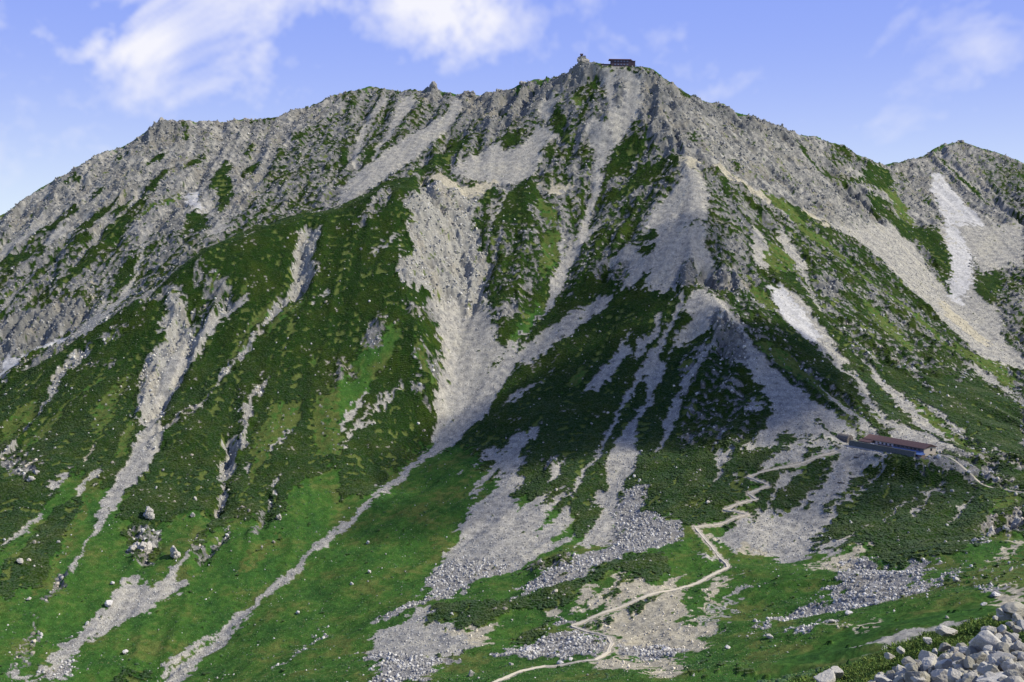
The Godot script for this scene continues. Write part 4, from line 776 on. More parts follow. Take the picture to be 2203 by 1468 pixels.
# ---------------------------------------------------------------- survey: heights between ridge, gully and spot lines
func survey() -> void:
	var hs := {}
	for l in LINES:
		var w: float = l[0]
		var n: int = (l.size() - 1) / 3
		for i in maxi(n - 1, 1):
			var a := Vector3(l[1 + i * 3], l[2 + i * 3], l[3 + i * 3])
			var b := a if n == 1 else Vector3(l[4 + i * 3], l[5 + i * 3], l[6 + i * 3])
			var k := maxi(1, int(maxf(absf(a.x - b.x), absf(a.z - b.z)) / CELL * 1.5))
			for j in k + 1:
				var p := a.lerp(b, float(j) / k)
				var ix := int(roundf((p.x - X0) / CELL))
				var iy := int(roundf((p.z - D0) / CELL))
				if ix >= 0 and ix < NX and iy >= 0 and iy < ND:
					var key := iy * NX + ix
					var old: Array = hs.get(key, [0.0, 0.0, 0.0])
					hs[key] = [old[0] + p.y * w, old[1] + w, maxf(old[2], w)]
	var cur := PackedFloat32Array()
	var cx := 0
	var cd := 0
	var hold := PackedFloat32Array()
	for s: int in [16, 8, 4, 2, 1]:
		var nx := (NX - 1) / s + 2
		var nd := (ND - 1) / s + 2
		var fix := PackedFloat32Array()
		var wt := PackedFloat32Array()
		hold = PackedFloat32Array()
		for arr in [fix, wt, hold]:
			arr.resize(nx * nd)
		fix.resize(nx * nd); wt.resize(nx * nd); hold.resize(nx * nd)
		for key: int in hs:
			var q: Array = hs[key]
			var at := int(float(key / NX) / s + 0.5) * nx + int(float(key % NX) / s + 0.5)
			fix[at] += q[0]
			wt[at] += q[1]
			hold[at] = maxf(hold[at], q[2])
		var nxt := PackedFloat32Array()
		nxt.resize(nx * nd)
		for j in nd:
			for i in nx:
				var at := j * nx + i
				if wt[at] > 0.0:
					fix[at] = fix[at] / wt[at]
				if cx == 0:
					nxt[at] = -60.0
				else:
					var u := minf(i * 0.5, cx - 1.001)
					var v := minf(j * 0.5, cd - 1.001)
					var iu := int(u)
					var iv := int(v)
					var fu := u - iu
					var fv := v - iv
					var o := iv * cx + iu
					nxt[at] = lerpf(lerpf(cur[o], cur[o + 1], fu), lerpf(cur[o + cx], cur[o + cx + 1], fu), fv)
		for it in (70 if s > 1 else 24):
			var colour := it & 1
			for jj in nd:
				var up := maxi(jj - 1, 0) * nx
				var dn := mini(jj + 1, nd - 1) * nx
				var me := jj * nx
				for i in range((jj + colour) & 1, nx, 2):
					var at := me + i
					var sum := nxt[up + i] + nxt[dn + i] + nxt[me + maxi(i - 1, 0)] + nxt[me + mini(i + 1, nx - 1)]
					var k := hold[at]
					nxt[at] = (sum + k * fix[at]) / (4.0 + k)
		cur = nxt
		cx = nx
		cd = nd
	for pass_ in 14:
		var nxt := cur.duplicate()
		for j in cd:
			var up := maxi(j - 1, 0) * cx
			var dn := mini(j + 1, cd - 1) * cx
			var me := j * cx
			for i in cx:
				if hold[me + i] > 10.0 and pass_ > 1 and pass_ < 12:
					continue
				nxt[me + i] = 0.5 * cur[me + i] + 0.125 * (cur[up + i] + cur[dn + i] + cur[me + maxi(i - 1, 0)] + cur[me + mini(i + 1, cx - 1)])
		cur = nxt
	H.resize(NX * ND)
	for j in ND:
		for i in NX:
			H[j * NX + i] = cur[j * cx + i]
	# level ground under the lodges
	for pad in PADS:
		for j in ND:
			for i in NX:
				var x: float = X0 + i * CELL - pad[0]
				var d: float = D0 + j * CELL - pad[1]
				var a: float = (x * pad[3] + d * pad[4]) / pad[5]
				var b: float = (-x * pad[4] + d * pad[3]) / pad[6]
				var r := sqrt(a * a + b * b)
				if r < 1.6:
					var f := clampf((1.6 - r) / 0.6, 0.0, 1.0)
					H[j * NX + i] = lerpf(H[j * NX + i], pad[2], f)
	var im := Image.create_from_data(NX, ND, false, Image.FORMAT_RF, H.to_byte_array())
	im.resize(GX, GD, Image.INTERPOLATE_CUBIC)
	HF = im.get_data().to_float32_array()

func fill(im: Image, pts: PackedVector2Array, value: int) -> void:
	var lo := 1e9
	var hi := -1e9
	for p in pts:
		lo = minf(lo, p.y)
		hi = maxf(hi, p.y)
	var c := Color8(value, value, value)
	for j in range(maxi(0, int(lo)), mini(GD - 1, int(hi) + 1) + 1):
		var y := j + 0.5
		var xs := []
		for i in pts.size():
			var a := pts[i]
			var b := pts[(i + 1) % pts.size()]
			if (a.y <= y) != (b.y <= y):
				xs.append(a.x + (y - a.y) / (b.y - a.y) * (b.x - a.x))
		xs.sort()
		for k in range(0, xs.size() - 1, 2):
			var l := maxi(0, int(ceilf(xs[k] - 0.5)))
			var r := mini(GX, int(ceilf(xs[k + 1] - 0.5)))
			if r > l:
				im.fill_rect(Rect2i(l, j, r - l, 1), c)

# mixed, crag, scree, pine, meadow, straw, ochre, pale, talus, dim meadow, near pine, near rock
const KINDS := "mrspgyowbdNktuvc"
const CRAG := [0.55, 1.0, 0.10, 0.06, 0.05, 0.05, 0.12, 0.05, 0.15, 0.03, 0.0, 0.1, 0.05, 0.6, 0.4, 0.85]
func cover() -> void:
	var im := Image.create_empty(GX, GD, false, Image.FORMAT_L8)
	im.fill(Color8(4, 4, 4))
	for l in COVER:
		var pts := PackedVector2Array()
		for i in range(1, l.size(), 2):
			pts.append(Vector2(l[i] * 0.5 - X0 + 2.5, l[i + 1] * 0.5 - D0 + 2.5))
		fill(im, pts, KINDS.find(l[0]))
	KIND = im.get_data()
	var table := PackedByteArray()
	for k in CRAG:
		table.append(int(k * 255.0))
	var rk := PackedByteArray()
	rk.resize(KIND.size())
	for i in KIND.size():
		rk[i] = table[KIND[i]]
	var ri := Image.create_from_data(GX, GD, false, Image.FORMAT_L8, rk)
	ri.resize(GX / 6, GD / 6, Image.INTERPOLATE_TRILINEAR)
	ri.resize(GX, GD, Image.INTERPOLATE_BILINEAR)
	ri.convert(Image.FORMAT_RF)
	ROCKY = ri.get_data().to_float32_array()

func ground(x: float, d: float) -> float:
	var u := clampf(x - X0 + 2.5, 0.0, GX - 1.01)
	var v := clampf(d - D0 + 2.5, 0.0, GD - 1.01)
	var i := int(u)
	var j := int(v)
	var fu := u - i
	var o := j * GX + i
	return lerpf(lerpf(HF[o], HF[o + 1], fu), lerpf(HF[o + GX], HF[o + GX + 1], fu), v - j)

func flow(a: PackedFloat32Array, x: float, d: float) -> float:
	var u := clampf((x - X0) / SN, 0.0, SX - 1.01)
	var v := clampf((d - D0) / SN, 0.0, SD - 1.01)
	var i := int(u)
	var j := int(v)
	var o := j * SX + i
	var fu := u - i
	return lerpf(lerpf(a[o], a[o + 1], fu), lerpf(a[o + SX], a[o + SX + 1], fu), v - j)

func rills() -> void:
	GDX.resize(NX * ND)
	GDD.resize(NX * ND)
	for j in range(1, ND - 1):
		for i in range(1, NX - 1):
			var o := j * NX + i
			var g := Vector2(H[o + 1] - H[o - 1], H[o + NX] - H[o - NX])
			var l := maxf(g.length(), 0.8)
			GDX[o] = g.x / l
			GDD[o] = g.y / l
	var rows := each_row(SD, func(j: int) -> Array:
		var ra := PackedFloat32Array()
		var rb := PackedFloat32Array()
		ra.resize(SX)
		rb.resize(SX)
		var d0 := D0 + j * SN
		if d0 < 300.0 or d0 > 1420.0:
			return [ra, rb]
		for i in SX:
			var x0 := X0 + i * SN
			if absf(x0) > d0 * 0.6 + 60.0:
				continue
			var sa := 0.0
			var sb := 0.0
			for way: float in [1.0, -1.0]:
				var x := x0
				var d := d0
				for k in 7:
					sa += n_rill.get_noise_2d(x, d)
					sb += n_rill2.get_noise_2d(x, d)
					var o := clampi(int((d - D0) / CELL + 0.5), 0, ND - 1) * NX + clampi(int((x - X0) / CELL + 0.5), 0, NX - 1)
					x += GDX[o] * way * 7.5
					d += GDD[o] * way * 7.5
			ra[i] = sa * 0.165
			rb[i] = sb * 0.15
		return [ra, rb])
	for r in rows:
		FLOW_A.append_array(r[0])
		FLOW_B.append_array(r[1])

# what grows or lies at a spot: 0 rock 1 scree 2 meadow 3 pine 4 ochre 5 pale 6 talus 7 straw 8 near pine 9 near rock
func what(x: float, d: float, fa: float, np: float, nf: float, nb: float) -> int:
	var far := d > 120.0
	var here := KIND[clampi(int(d - D0 + 2.5), 0, GD - 1) * GX + clampi(int(x - X0 + 2.5), 0, GX - 1)]
	if here == 12:
		return 10
	var wa := 4.0 if far else 0.8
	# cover spills down the fall line in tongues
	var go := clampi(int((d - D0) / CELL + 0.5), 0, ND - 1) * NX + clampi(int((x - X0) / CELL + 0.5), 0, NX - 1)
	var slip := fa * 17.0 if far else 0.0
	var wx := x + n_warp.get_noise_2d(x, d) * wa + nb * 1.1 + GDX[go] * slip
	var wd := d + n_warp.get_noise_2d(x + 311.0, d - 177.0) * wa + nf * 1.3 + GDD[go] * slip
	var k := KIND[clampi(int(wd - D0 + 2.5), 0, GD - 1) * GX + clampi(int(wx - X0 + 2.5), 0, GX - 1)]
	match k:
		0:
			var q := fa * 1.75 + np * 0.45 + nf * 0.4 + nb * 0.3
			if q > 0.10:
				return 7 if np < -0.28 else 3
			return 1 if q < -0.42 else 0
		1:
			return 3 if fa * 0.9 + np * 0.4 + nf * 0.5 + nb * 0.3 > 0.5 else 0
		2:
			if nf * 0.6 + fa * 0.6 + nb * 0.35 > 0.62:
				return 3
			return 1
		3:
			if nf * 0.5 + np * 0.55 + nb * 0.35 > 0.52:
				return 0
			var s := fa * 1.3 - np * 0.6 + nf * 0.15
			return 3 if s < 0.36 else 7
		4:
			if nf * 0.8 - np * 0.4 > 0.62:
				return 3
			return 7 if np + fa * 0.6 > 0.42 else 2
		5:
			if nb * 0.5 + nf * 0.4 + fa > 0.5:
				return 3
			return 2 if nf + np * 0.5 + fa > 0.12 else (0 if nb - fa > 0.75 else 7)
		6:
			return 3 if nf > 0.72 else 4
		7:
			return 1 if nf * 0.6 + np * 0.4 + fa * 0.8 > 0.4 else 5
		8:
			return 3 if nf * 0.8 + np * 0.5 > 0.66 else 6
		9:
			return 3 if nf + np > 0.25 else 2
		10:
			return 8
		11:
			return 9
		15:
			if fa * 0.9 + np * 0.4 + nf * 0.5 + nb * 0.3 > 0.46:
				return 7
			return 1 if nf * 0.5 - fa * 0.6 + nb * 0.2 > 0.3 else 11
		14:
			var q := fa * 1.75 + np * 0.45 + nf * 0.4 + nb * 0.35
			if q > -0.14:
				return 7 if fa - np > 0.5 else 3
			return 0
		13:
			if fa * 1.1 + np * 0.3 + nf * 0.4 + nb * 0.3 > 0.44:
				return 3 if np < 0.2 else 7
			return 0 if nf * 0.4 - fa * 0.8 + np * 0.5 + nb * 0.3 > -0.12 else 1
	return 2

# knobs and teeth of rock on the ridges: x, d, height, spread
const KNOBS := [[73.4, 1091, 11, 16], [88, 1089, 3, 10], [-366, 1079, 5, 11], [-352, 1081, 3, 8], [-288, 1126, 3, 10], [-88, 1163, 6, 13], [-98, 1165, 3, 8], [-34.5, 1142, 6, 9], [-44, 1146, 4, 7], [-60, 1152, 3, 8], [12, 1132, 4, 10], [28, 1128, 4, 9], [46, 1120, 3, 8], [576, 1330, 3, 16], [-160, 1180, 3, 16]]
# height of the bare ground with its relief
func relief(x: float, d: float) -> float:
	var y := ground(x, d)
	var rk: float = ROCKY[clampi(int(d - D0 + 2.5), 0, GD - 1) * GX + clampi(int(x - X0 + 2.5), 0, GX - 1)]
	var calm := clampf((d - 120.0) / 200.0, 0.0, 1.0)
	for pad in PADS:
		if absf(x - pad[0]) + absf(d - pad[1]) > 130.0:
			continue
		var a: float = ((x - pad[0]) * pad[3] + (d - pad[1]) * pad[4]) / pad[5]
		var b: float = (-(x - pad[0]) * pad[4] + (d - pad[1]) * pad[3]) / pad[6]
		calm *= clampf((sqrt(a * a + b * b) - 1.0) / 0.8, 0.0, 1.0)
	y += calm * (n_roll.get_noise_2d(x, d) * 3.0 + (0.12 - absf(flow(FLOW_B, x, d))) * 22.0 * (0.10 + rk) * (0.8 + n_patch.get_noise_2d(x * 0.4, d * 0.4)) - absf(flow(FLOW_A, x, d)) * 4.0 * rk)
	for q in (KNOBS if d > 1050.0 else []):
		var r2: float = ((x - q[0]) * (x - q[0]) + (d - q[1]) * (d - q[1])) / (q[3] * q[3])
		if r2 < 9.0:
			y += q[2] * exp(-sqrt(r2 + 0.02) * 1.4)
	if rk > 0.04:
		var c := n_crag.get_noise_2d(x, d)
		y += calm * rk * ((1.0 - absf(c) * 2.0) * 7.0 - 2.6 + n_fine.get_noise_2d(x * 1.3, d * 1.3 + y * 0.4) * 1.5)
	return y

const TONE := [Color(0.176, 0.178, 0.168), Color(0.355, 0.345, 0.305), Color(0.050, 0.122, 0.024), Color(0.019, 0.048, 0.009), Color(0.40, 0.372, 0.285), Color(0.47, 0.47, 0.46), Color(0.235, 0.233, 0.225), Color(0.10, 0.130, 0.036), Color(0.03, 0.05, 0.015), Color(0.12, 0.11, 0.09), Color(0.36, 0.335, 0.27), Color(0.30, 0.297, 0.268)]
var ROWS := PackedFloat32Array()
const COLS := 860
var grid_p := []
var grid_c := []
var grid_k := []

func wide(d: float) -> float:
	return maxf(d, 0.0) * 0.60 + 34.0

func terrain() -> void:
	for s in [[-25.0, 0.0, 5.0], [0.0, 30.0, 1.5], [30.0, 100.0, 0.45], [100.0, 330.0, 3.0], [330.0, 740.0, 0.75], [740.0, 1130.0, 1.0], [1130.0, 1230.0, 1.6], [1230.0, 1360.0, 3.0], [1360.0, 1600.0, 12.0]]:
		var d: float = s[0]
		while d < s[1] - 0.001:
			ROWS.append(d)
			d += s[2]
	var nr := ROWS.size()
	var rows := each_row(nr, func(j: int) -> Array:
		var ps := PackedVector3Array()
		var cs := PackedColorArray()
		var ks := PackedByteArray()
		ps.resize(COLS)
		cs.resize(COLS)
		ks.resize(COLS)
		var d := ROWS[j]
		var w := wide(d)
		for i in COLS:
			var x := (float(i) / (COLS - 1) * 2.0 - 1.0) * w
			var fa := flow(FLOW_A, x, d)
			var np := n_patch.get_noise_2d(x, d)
			var nf := n_fine.get_noise_2d(x, d)
			var nb := n_bush.get_noise_2d(x, d)
			var k := what(x, d, fa, np, nf, nb)
			var y := relief(x, d)
			match k:
				3:
					y += 0.7 + nb * 0.22 + nf * 0.3
				0, 11:
					y += nb * 1.3
				2, 7:
					y += nb * 0.18
				1, 4, 5:
					y += nb * 0.10
				6:
					y += nb * 0.3
			var tone: Color = TONE[k]
			var v := 1.0 + nf * 0.16 + nb * 0.34 + fa * 0.4
			match k:
				0, 6, 11:
					tone = tone.lerp(Color(0.30, 0.27, 0.205), clampf(np * 1.1 - 0.05, 0.0, 0.4))
					if k == 0:
						tone = tone.lerp(Color(0.36, 0.355, 0.325), clampf(-fa * 3.0 - 0.3 + nb * 0.3, 0.0, 0.9)).lerp(Color(0.115, 0.12, 0.118), clampf(fa * 2.0 - 0.1 - np * 0.8, 0.0, 0.7))
				1:
					tone = tone.lerp(Color(0.39, 0.375, 0.31), clampf(np * 1.2 + fa * 1.2 - 0.1, 0.0, 0.6)).lerp(Color(0.255, 0.256, 0.248), clampf(-fa * 2.6 - np * 0.5 + nb * 0.2, 0.0, 0.85))
				2:
					tone = tone.lerp(Color(0.105, 0.12, 0.036), clampf(np * 1.1 + fa * 1.0 + nf * 0.5, 0.0, 0.85)).lerp(Color(0.026, 0.078, 0.022), clampf(-np * 1.2 - nf * 0.5, 0.0, 0.75))
				7:
					tone = tone.lerp(Color(0.052, 0.085, 0.022), clampf(0.15 + nf * 0.9 - fa * 1.2, 0.0, 1.0))
				3:
					tone = tone.lerp(Color(0.044, 0.065, 0.010), clampf(np * 0.9 + nf * 0.3 + 0.1, 0.0, 0.7))
			ps[i] = Vector3(x, y, -d)
			cs[i] = Color(tone.r * v, tone.g * v, tone.b * v)
			ks[i] = k
		return [ps, cs, ks])
	stage("rows")
	var verts := PackedVector3Array()
	var cols := PackedColorArray()
	for r in rows:
		grid_p.append(r[0])
		grid_k.append(r[2])
		verts.append_array(r[0])
		cols.append_array(r[1])
	var nrm := each_row(nr, func(j: int) -> PackedVector3Array:
		var out := PackedVector3Array()
		out.resize(COLS)
		var me: PackedVector3Array = grid_p[j]
		var up: PackedVector3Array = grid_p[mini(j + 1, nr - 1)]
		var dn: PackedVector3Array = grid_p[maxi(j - 1, 0)]
		for i in COLS:
			out[i] = (me[mini(i + 1, COLS - 1)] - me[maxi(i - 1, 0)]).cross(up[i] - dn[i]).normalized()
		return out)
	var normals := PackedVector3Array()
	for r in nrm:
		normals.append_array(r)
	var tri := each_row(nr - 1, func(j: int) -> PackedInt32Array:
		var out := PackedInt32Array()
		out.resize((COLS - 1) * 6)
		var k := 0
		for i in COLS - 1:
			var a := j * COLS + i
			var b := a + COLS
			if (i + j) & 1:
				out[k] = a; out[k + 1] = b; out[k + 2] = b + 1
				out[k + 3] = a; out[k + 4] = b + 1; out[k + 5] = a + 1
			else:
				out[k] = a; out[k + 1] = b; out[k + 2] = a + 1
				out[k + 3] = a + 1; out[k + 4] = b; out[k + 5] = b + 1
			k += 6
		return out)
	var idx := PackedInt32Array()
	for r in tri:
		idx.append_array(r)
	var arrays := []
	arrays.resize(Mesh.ARRAY_MAX)
	arrays[Mesh.ARRAY_VERTEX] = verts
	arrays[Mesh.ARRAY_NORMAL] = normals
	arrays[Mesh.ARRAY_COLOR] = cols
	arrays[Mesh.ARRAY_INDEX] = idx
	var m := ArrayMesh.new()
	m.add_surface_from_arrays(Mesh.PRIMITIVE_TRIANGLES, arrays)
	var mat := StandardMaterial3D.new()
	mat.vertex_color_use_as_albedo = true
	mat.roughness = 1.0
	mat.metallic_specular = 0.15
	mat.albedo_texture = grain(0.62, 1.0, 71)
	mat.uv1_triplanar = true
	mat.uv1_world_triplanar = true
	mat.uv1_scale = Vector3.ONE / 9.0
	var o := part("mountain_terrain", m, mat, self)
	o.set_meta("kind", "structure")

func grain(lo: float, hi: float, seed_: int) -> NoiseTexture2D:
	var t := NoiseTexture2D.new()
	t.width = 512
	t.height = 512
	t.seamless = true
	var n := noise(seed_, 40.0, 5)
	t.noise = n
	var g := Gradient.new()
	g.set_color(0, Color(lo, lo, lo))
	g.set_color(1, Color(hi, hi, hi))
	g.set_offset(0, 0.25)
	g.set_offset(1, 0.7)
	t.color_ramp = g
	return t

# ---------------------------------------------------------------- stones
func sphere_points(div: int) -> Array:
	var t := (1.0 + sqrt(5.0)) / 2.0
	var v := [Vector3(-1, t, 0), Vector3(1, t, 0), Vector3(-1, -t, 0), Vector3(1, -t, 0), Vector3(0, -1, t), Vector3(0, 1, t), Vector3(0, -1, -t), Vector3(0, 1, -t), Vector3(t, 0, -1), Vector3(t, 0, 1), Vector3(-t, 0, -1), Vector3(-t, 0, 1)]
	var f := [[0, 11, 5], [0, 5, 1], [0, 1, 7], [0, 7, 10], [0, 10, 11], [1, 5, 9], [5, 11, 4], [11, 10, 2], [10, 7, 6], [7, 1, 8], [3, 9, 4], [3, 4, 2], [3, 2, 6], [3, 6, 8], [3, 8, 9], [4, 9, 5], [2, 4, 11], [6, 2, 10], [8, 6, 7], [9, 8, 1]]
	for i in v.size():
		v[i] = v[i].normalized()
	for d in div:
		var mid := {}
		var nf := []
		for q in f:
			var m := []
			for e in 3:
				var a: int = q[e]
				var b: int = q[(e + 1) % 3]
				var key := Vector2i(mini(a, b), maxi(a, b))
				if not mid.has(key):
					mid[key] = v.size()
					v.append(((v[a] + v[b]) * 0.5).normalized())
				m.append(mid[key])
			nf.append_array([[q[0], m[0], m[2]], [q[1], m[1], m[0]], [q[2], m[2], m[1]], [m[0], m[1], m[2]]])
		f = nf
	return [v, f]

# a stone broken along a few planes, its faces slightly uneven; unit size
func stone(seed_: int, div: int, planes: int, rough := 0.05, smooth := false) -> ArrayMesh:
	var rng := RandomNumberGenerator.new()
	rng.seed = seed_
	var cuts := []
	for i in planes:
		var n := Vector3(rng.randfn(), rng.randfn(), rng.randfn()).normalized()
		cuts.append([n, rng.randf_range(0.55, 0.95)])
	var sp := sphere_points(div)
	var nz := noise(seed_, 0.7, 4)
	var pts := []
	for p: Vector3 in sp[0]:
		var r := 1.15
		for c in cuts:
			var k: float = p.dot(c[0])
			if k > 0.05:
				r = minf(r, c[1] / k)
		pts.append(p * r * (1.0 + rough * 2.0 * nz.get_noise_3dv(p * 1.6)))
	var st := SurfaceTool.new()
	st.begin(Mesh.PRIMITIVE_TRIANGLES)
	st.set_smooth_group(0 if smooth else -1)
	for q in sp[1]:
		for e: int in [0, 2, 1]:
			st.add_vertex(pts[q[e]])
	if smooth:
		st.index()
	st.generate_normals()
	return st.commit()

# a low cushion of pine twigs: a lumpy dome with ragged edges; unit size
func cushion(seed_: int, rings: int, sides: int) -> ArrayMesh:
	var rng := RandomNumberGenerator.new()
	rng.seed = seed_
	var st := SurfaceTool.new()
	st.begin(Mesh.PRIMITIVE_TRIANGLES)
	st.set_smooth_group(-1)
	st.set_smooth_group(0)
	var pts := []
	for r in rings + 1:
		var ring := []
		for s in sides:
			var a := TAU * (s + 0.5 * (r % 2)) / sides
			var f := float(r) / rings
			var rad := sin(f * PI * 0.5) * (1.0 + rng.randf_range(-0.28, 0.28))
			var h := cos(f * PI * 0.5) * 0.8 * (1.0 + rng.randf_range(-0.25, 0.3)) + rng.randf_range(-0.12, 0.12)
			ring.append(Vector3(cos(a) * rad, h if r < rings else -0.35, sin(a) * rad))
		pts.append(ring)
	for r in rings:
		for s in sides:
			var t := (s + 1) % sides
			var a: Vector3 = pts[r][s]
			var b: Vector3 = pts[r][t]
			var c: Vector3 = pts[r + 1][s]
			var d: Vector3 = pts[r + 1][t]
			for p in ([a, b, c, b, d, c] if r > 0 else [a, d, c]):
				st.add_vertex(p)
	st.generate_normals()
	return st.commit()

func scatter_mesh(called: String, label: String, category: String, m: Mesh, mat: Material, buf: PackedFloat32Array) -> void:
	if buf.is_empty():
		return
	var mm := MultiMesh.new()
	mm.transform_format = MultiMesh.TRANSFORM_3D
	mm.use_colors = true
	mm.mesh = m
	mm.instance_count = buf.size() / 16
	mm.buffer = buf
	var o := MultiMeshInstance3D.new()
	o.name = numbered(called)
	o.multimesh = mm
	o.material_override = mat
	add_child(o)
	tag(o, label, category)
	o.set_meta("kind", "stuff")

func put(buf: PackedFloat32Array, b: Basis, p: Vector3, c: Color) -> void:
	buf.append_array(PackedFloat32Array([b.x.x, b.y.x, b.z.x, p.x, b.x.y, b.y.y, b.z.y, p.y, b.x.z, b.y.z, b.z.z, p.z, c.r, c.g, c.b, 1.0]))

const STONES := 5
const BUSHES := 4
# stones per square metre, smallest and largest half size, by what lies there
const LOOSE := {0: [0.17, 0.3, 1.5], 1: [0.55, 0.13, 0.55], 2: [0.02, 0.14, 0.6], 3: [0.004, 0.4, 1.2], 4: [0.22, 0.15, 0.7], 5: [0.14, 0.12, 0.5], 6: [0.6, 0.25, 0.95], 7: [0.02, 0.2, 0.7], 11: [0.24, 0.25, 1.3]}
func scatter() -> void:
	var nr := ROWS.size()
	# ground that no line of sight from the path side of the valley comes near is left bare
	var seen := []
	var top := PackedFloat32Array()
	top.resize(COLS)
	top.fill(-9.0)
	for j in nr:
		var me: PackedVector3Array = grid_p[j]
		var s := PackedByteArray()
		s.resize(COLS)
		var d := ROWS[j]
		if d > 5.0:
			for i in COLS:
				var k := me[i].y / d
				s[i] = 1 if k > top[i] - 0.012 else 0
				top[i] = maxf(top[i], k)
		seen.append(s)
	stage("sight lines")
	var rows := each_row(nr - 1, func(j: int) -> Array:
		var bufs := []
		for b in STONES + BUSHES:
			bufs.append(PackedFloat32Array())
		var d := ROWS[j]
		if d < 110.0 or d > 1345.0:
			return bufs
		var rng := RandomNumberGenerator.new()
		rng.seed = 9000 + j
		var me: PackedVector3Array = grid_p[j]
		var ks: PackedByteArray = grid_k[j]
		var sn: PackedByteArray = seen[j]
		var cw := 2.0 * wide(d) / (COLS - 1)
		var area := cw * (ROWS[j + 1] - d) * 1.25
		for i in COLS:
			if sn[i] == 0 or absf(me[i].x) > d * 0.56 + 10.0:
				continue
			var k := ks[i]
			var p := me[i]
			if k == 3:
				if rng.randf() < area * 1.1:
					var r := lerpf(0.25, 0.8, pow(rng.randf(), 1.5))
					var b := Basis(Vector3.UP, rng.randf() * TAU) * Basis.from_scale(Vector3(r, r * rng.randf_range(0.22, 0.42), r))
					var t := clampf(0.3 + n_patch.get_noise_2d(p.x, -p.z) * 1.0 + n_fine.get_noise_2d(p.x, -p.z) * 0.5 + rng.randf_range(-0.12, 0.12), 0.0, 1.0)
					var c := Color(0.017, 0.045, 0.009).lerp(Color(0.042, 0.062, 0.009), t * 0.8) * rng.randf_range(0.86, 1.15)
					put(bufs[STONES + rng.randi() % BUSHES], b, p + Vector3(rng.randf_range(-0.4, 0.4) * cw, -0.05, 0), c)
			elif (k == 2 or k == 7) and rng.randf() < area * 0.45:
				var r := lerpf(0.14, 0.42, rng.randf() * rng.randf())
				var c := Color(0.035, 0.10, 0.018).lerp(Color(0.12, 0.125, 0.035), rng.randf() * rng.randf()) * rng.randf_range(0.7, 1.25)
				put(bufs[STONES + rng.randi() % BUSHES], Basis(Vector3.UP, rng.randf() * TAU) * Basis.from_scale(Vector3(r, r * rng.randf_range(0.4, 0.9), r)), p + Vector3(rng.randf_range(-0.5, 0.5) * cw, 0, 0), c)
			elif k == 2 and rng.randf() < area * 0.02:
				var r := rng.randf_range(0.3, 0.8)
				put(bufs[STONES + rng.randi() % BUSHES], Basis(Vector3.UP, rng.randf() * TAU) * Basis.from_scale(Vector3(r, r * 0.6, r)), p, Color(0.03, 0.07, 0.02) * rng.randf_range(0.8, 1.3))
			if LOOSE.has(k):
				var l: Array = LOOSE[k]
				var dens: float = l[0]
				if k == 2 or k == 7:
					dens *= clampf(0.3 + 4.0 * n_patch.get_noise_2d(p.x * 1.7 + 500.0, -p.z * 1.7), 0.05, 3.0)
				if rng.randf() < area * dens:
					var q := rng.randf()
					var r: float = lerpf(l[1], l[2], q * q * q)
					var b := Basis.from_euler(Vector3(rng.randf() * TAU, rng.randf() * TAU, rng.randf() * TAU)) * Basis.from_scale(Vector3(r, r * rng.randf_range(0.6, 1.0), r * rng.randf_range(0.7, 1.2)))
					var g := lerpf(0.13, 0.44, rng.randf()) * (1.1 if k == 2 or k == 6 else 1.0)
					var tone := Color(g, g * 0.995, g * 0.935)
					if k == 11:
						tone = Color(g * 1.12, g * 1.1, g * 1.0)
					elif k == 0 and d > 800.0:
						g = 0.12 + g * 0.28
						tone = Color(g, g, g * 0.95)
					elif k == 4:
						tone = Color(g * 1.35, g * 1.25, g * 1.0)
					elif k == 5:
						tone = Color(g * 1.6, g * 1.6, g * 1.58)
					elif k == 0 and n_patch.get_noise_2d(p.x, -p.z) > 0.1:
						tone = Color(g * 1.12, g * 1.03, g * 0.86)
					put(bufs[rng.randi() % STONES], b, p + Vector3(rng.randf_range(-0.5, 0.5) * cw, r * 0.15, 0), tone)
		return bufs)
	var sums := []
	for b in STONES + BUSHES:
		sums.append(PackedFloat32Array())
	for r in rows:
		for b in STONES + BUSHES:
			sums[b].append_array(r[b])
	var stone_mat := StandardMaterial3D.new()
	stone_mat.vertex_color_use_as_albedo = true
	stone_mat.roughness = 0.95
	var bush_mat := StandardMaterial3D.new()
	bush_mat.vertex_color_use_as_albedo = true
	bush_mat.roughness = 0.9
	var total := 0
	for b in STONES:
		total += sums[b].size() / 16
		scatter_mesh("loose_stones", "grey broken stones lying loose all over the slopes and screes", "stones", stone(100 + b, 1, 9 + b, 0.06), stone_mat, sums[b])
	for b in BUSHES:
		total += sums[STONES + b].size() / 16
		scatter_mesh("dwarf_pine_cover", "dark green dwarf pine thicket covering the ribs of the mountain", "shrubs", cushion(200 + b, 4, 9), bush_mat, sums[STONES + b])
	print("scattered ", total)

# ---------------------------------------------------------------- helpers for built things
func box(size: Vector3) -> BoxMesh:
	var b := BoxMesh.new()
	b.size = size
	return b

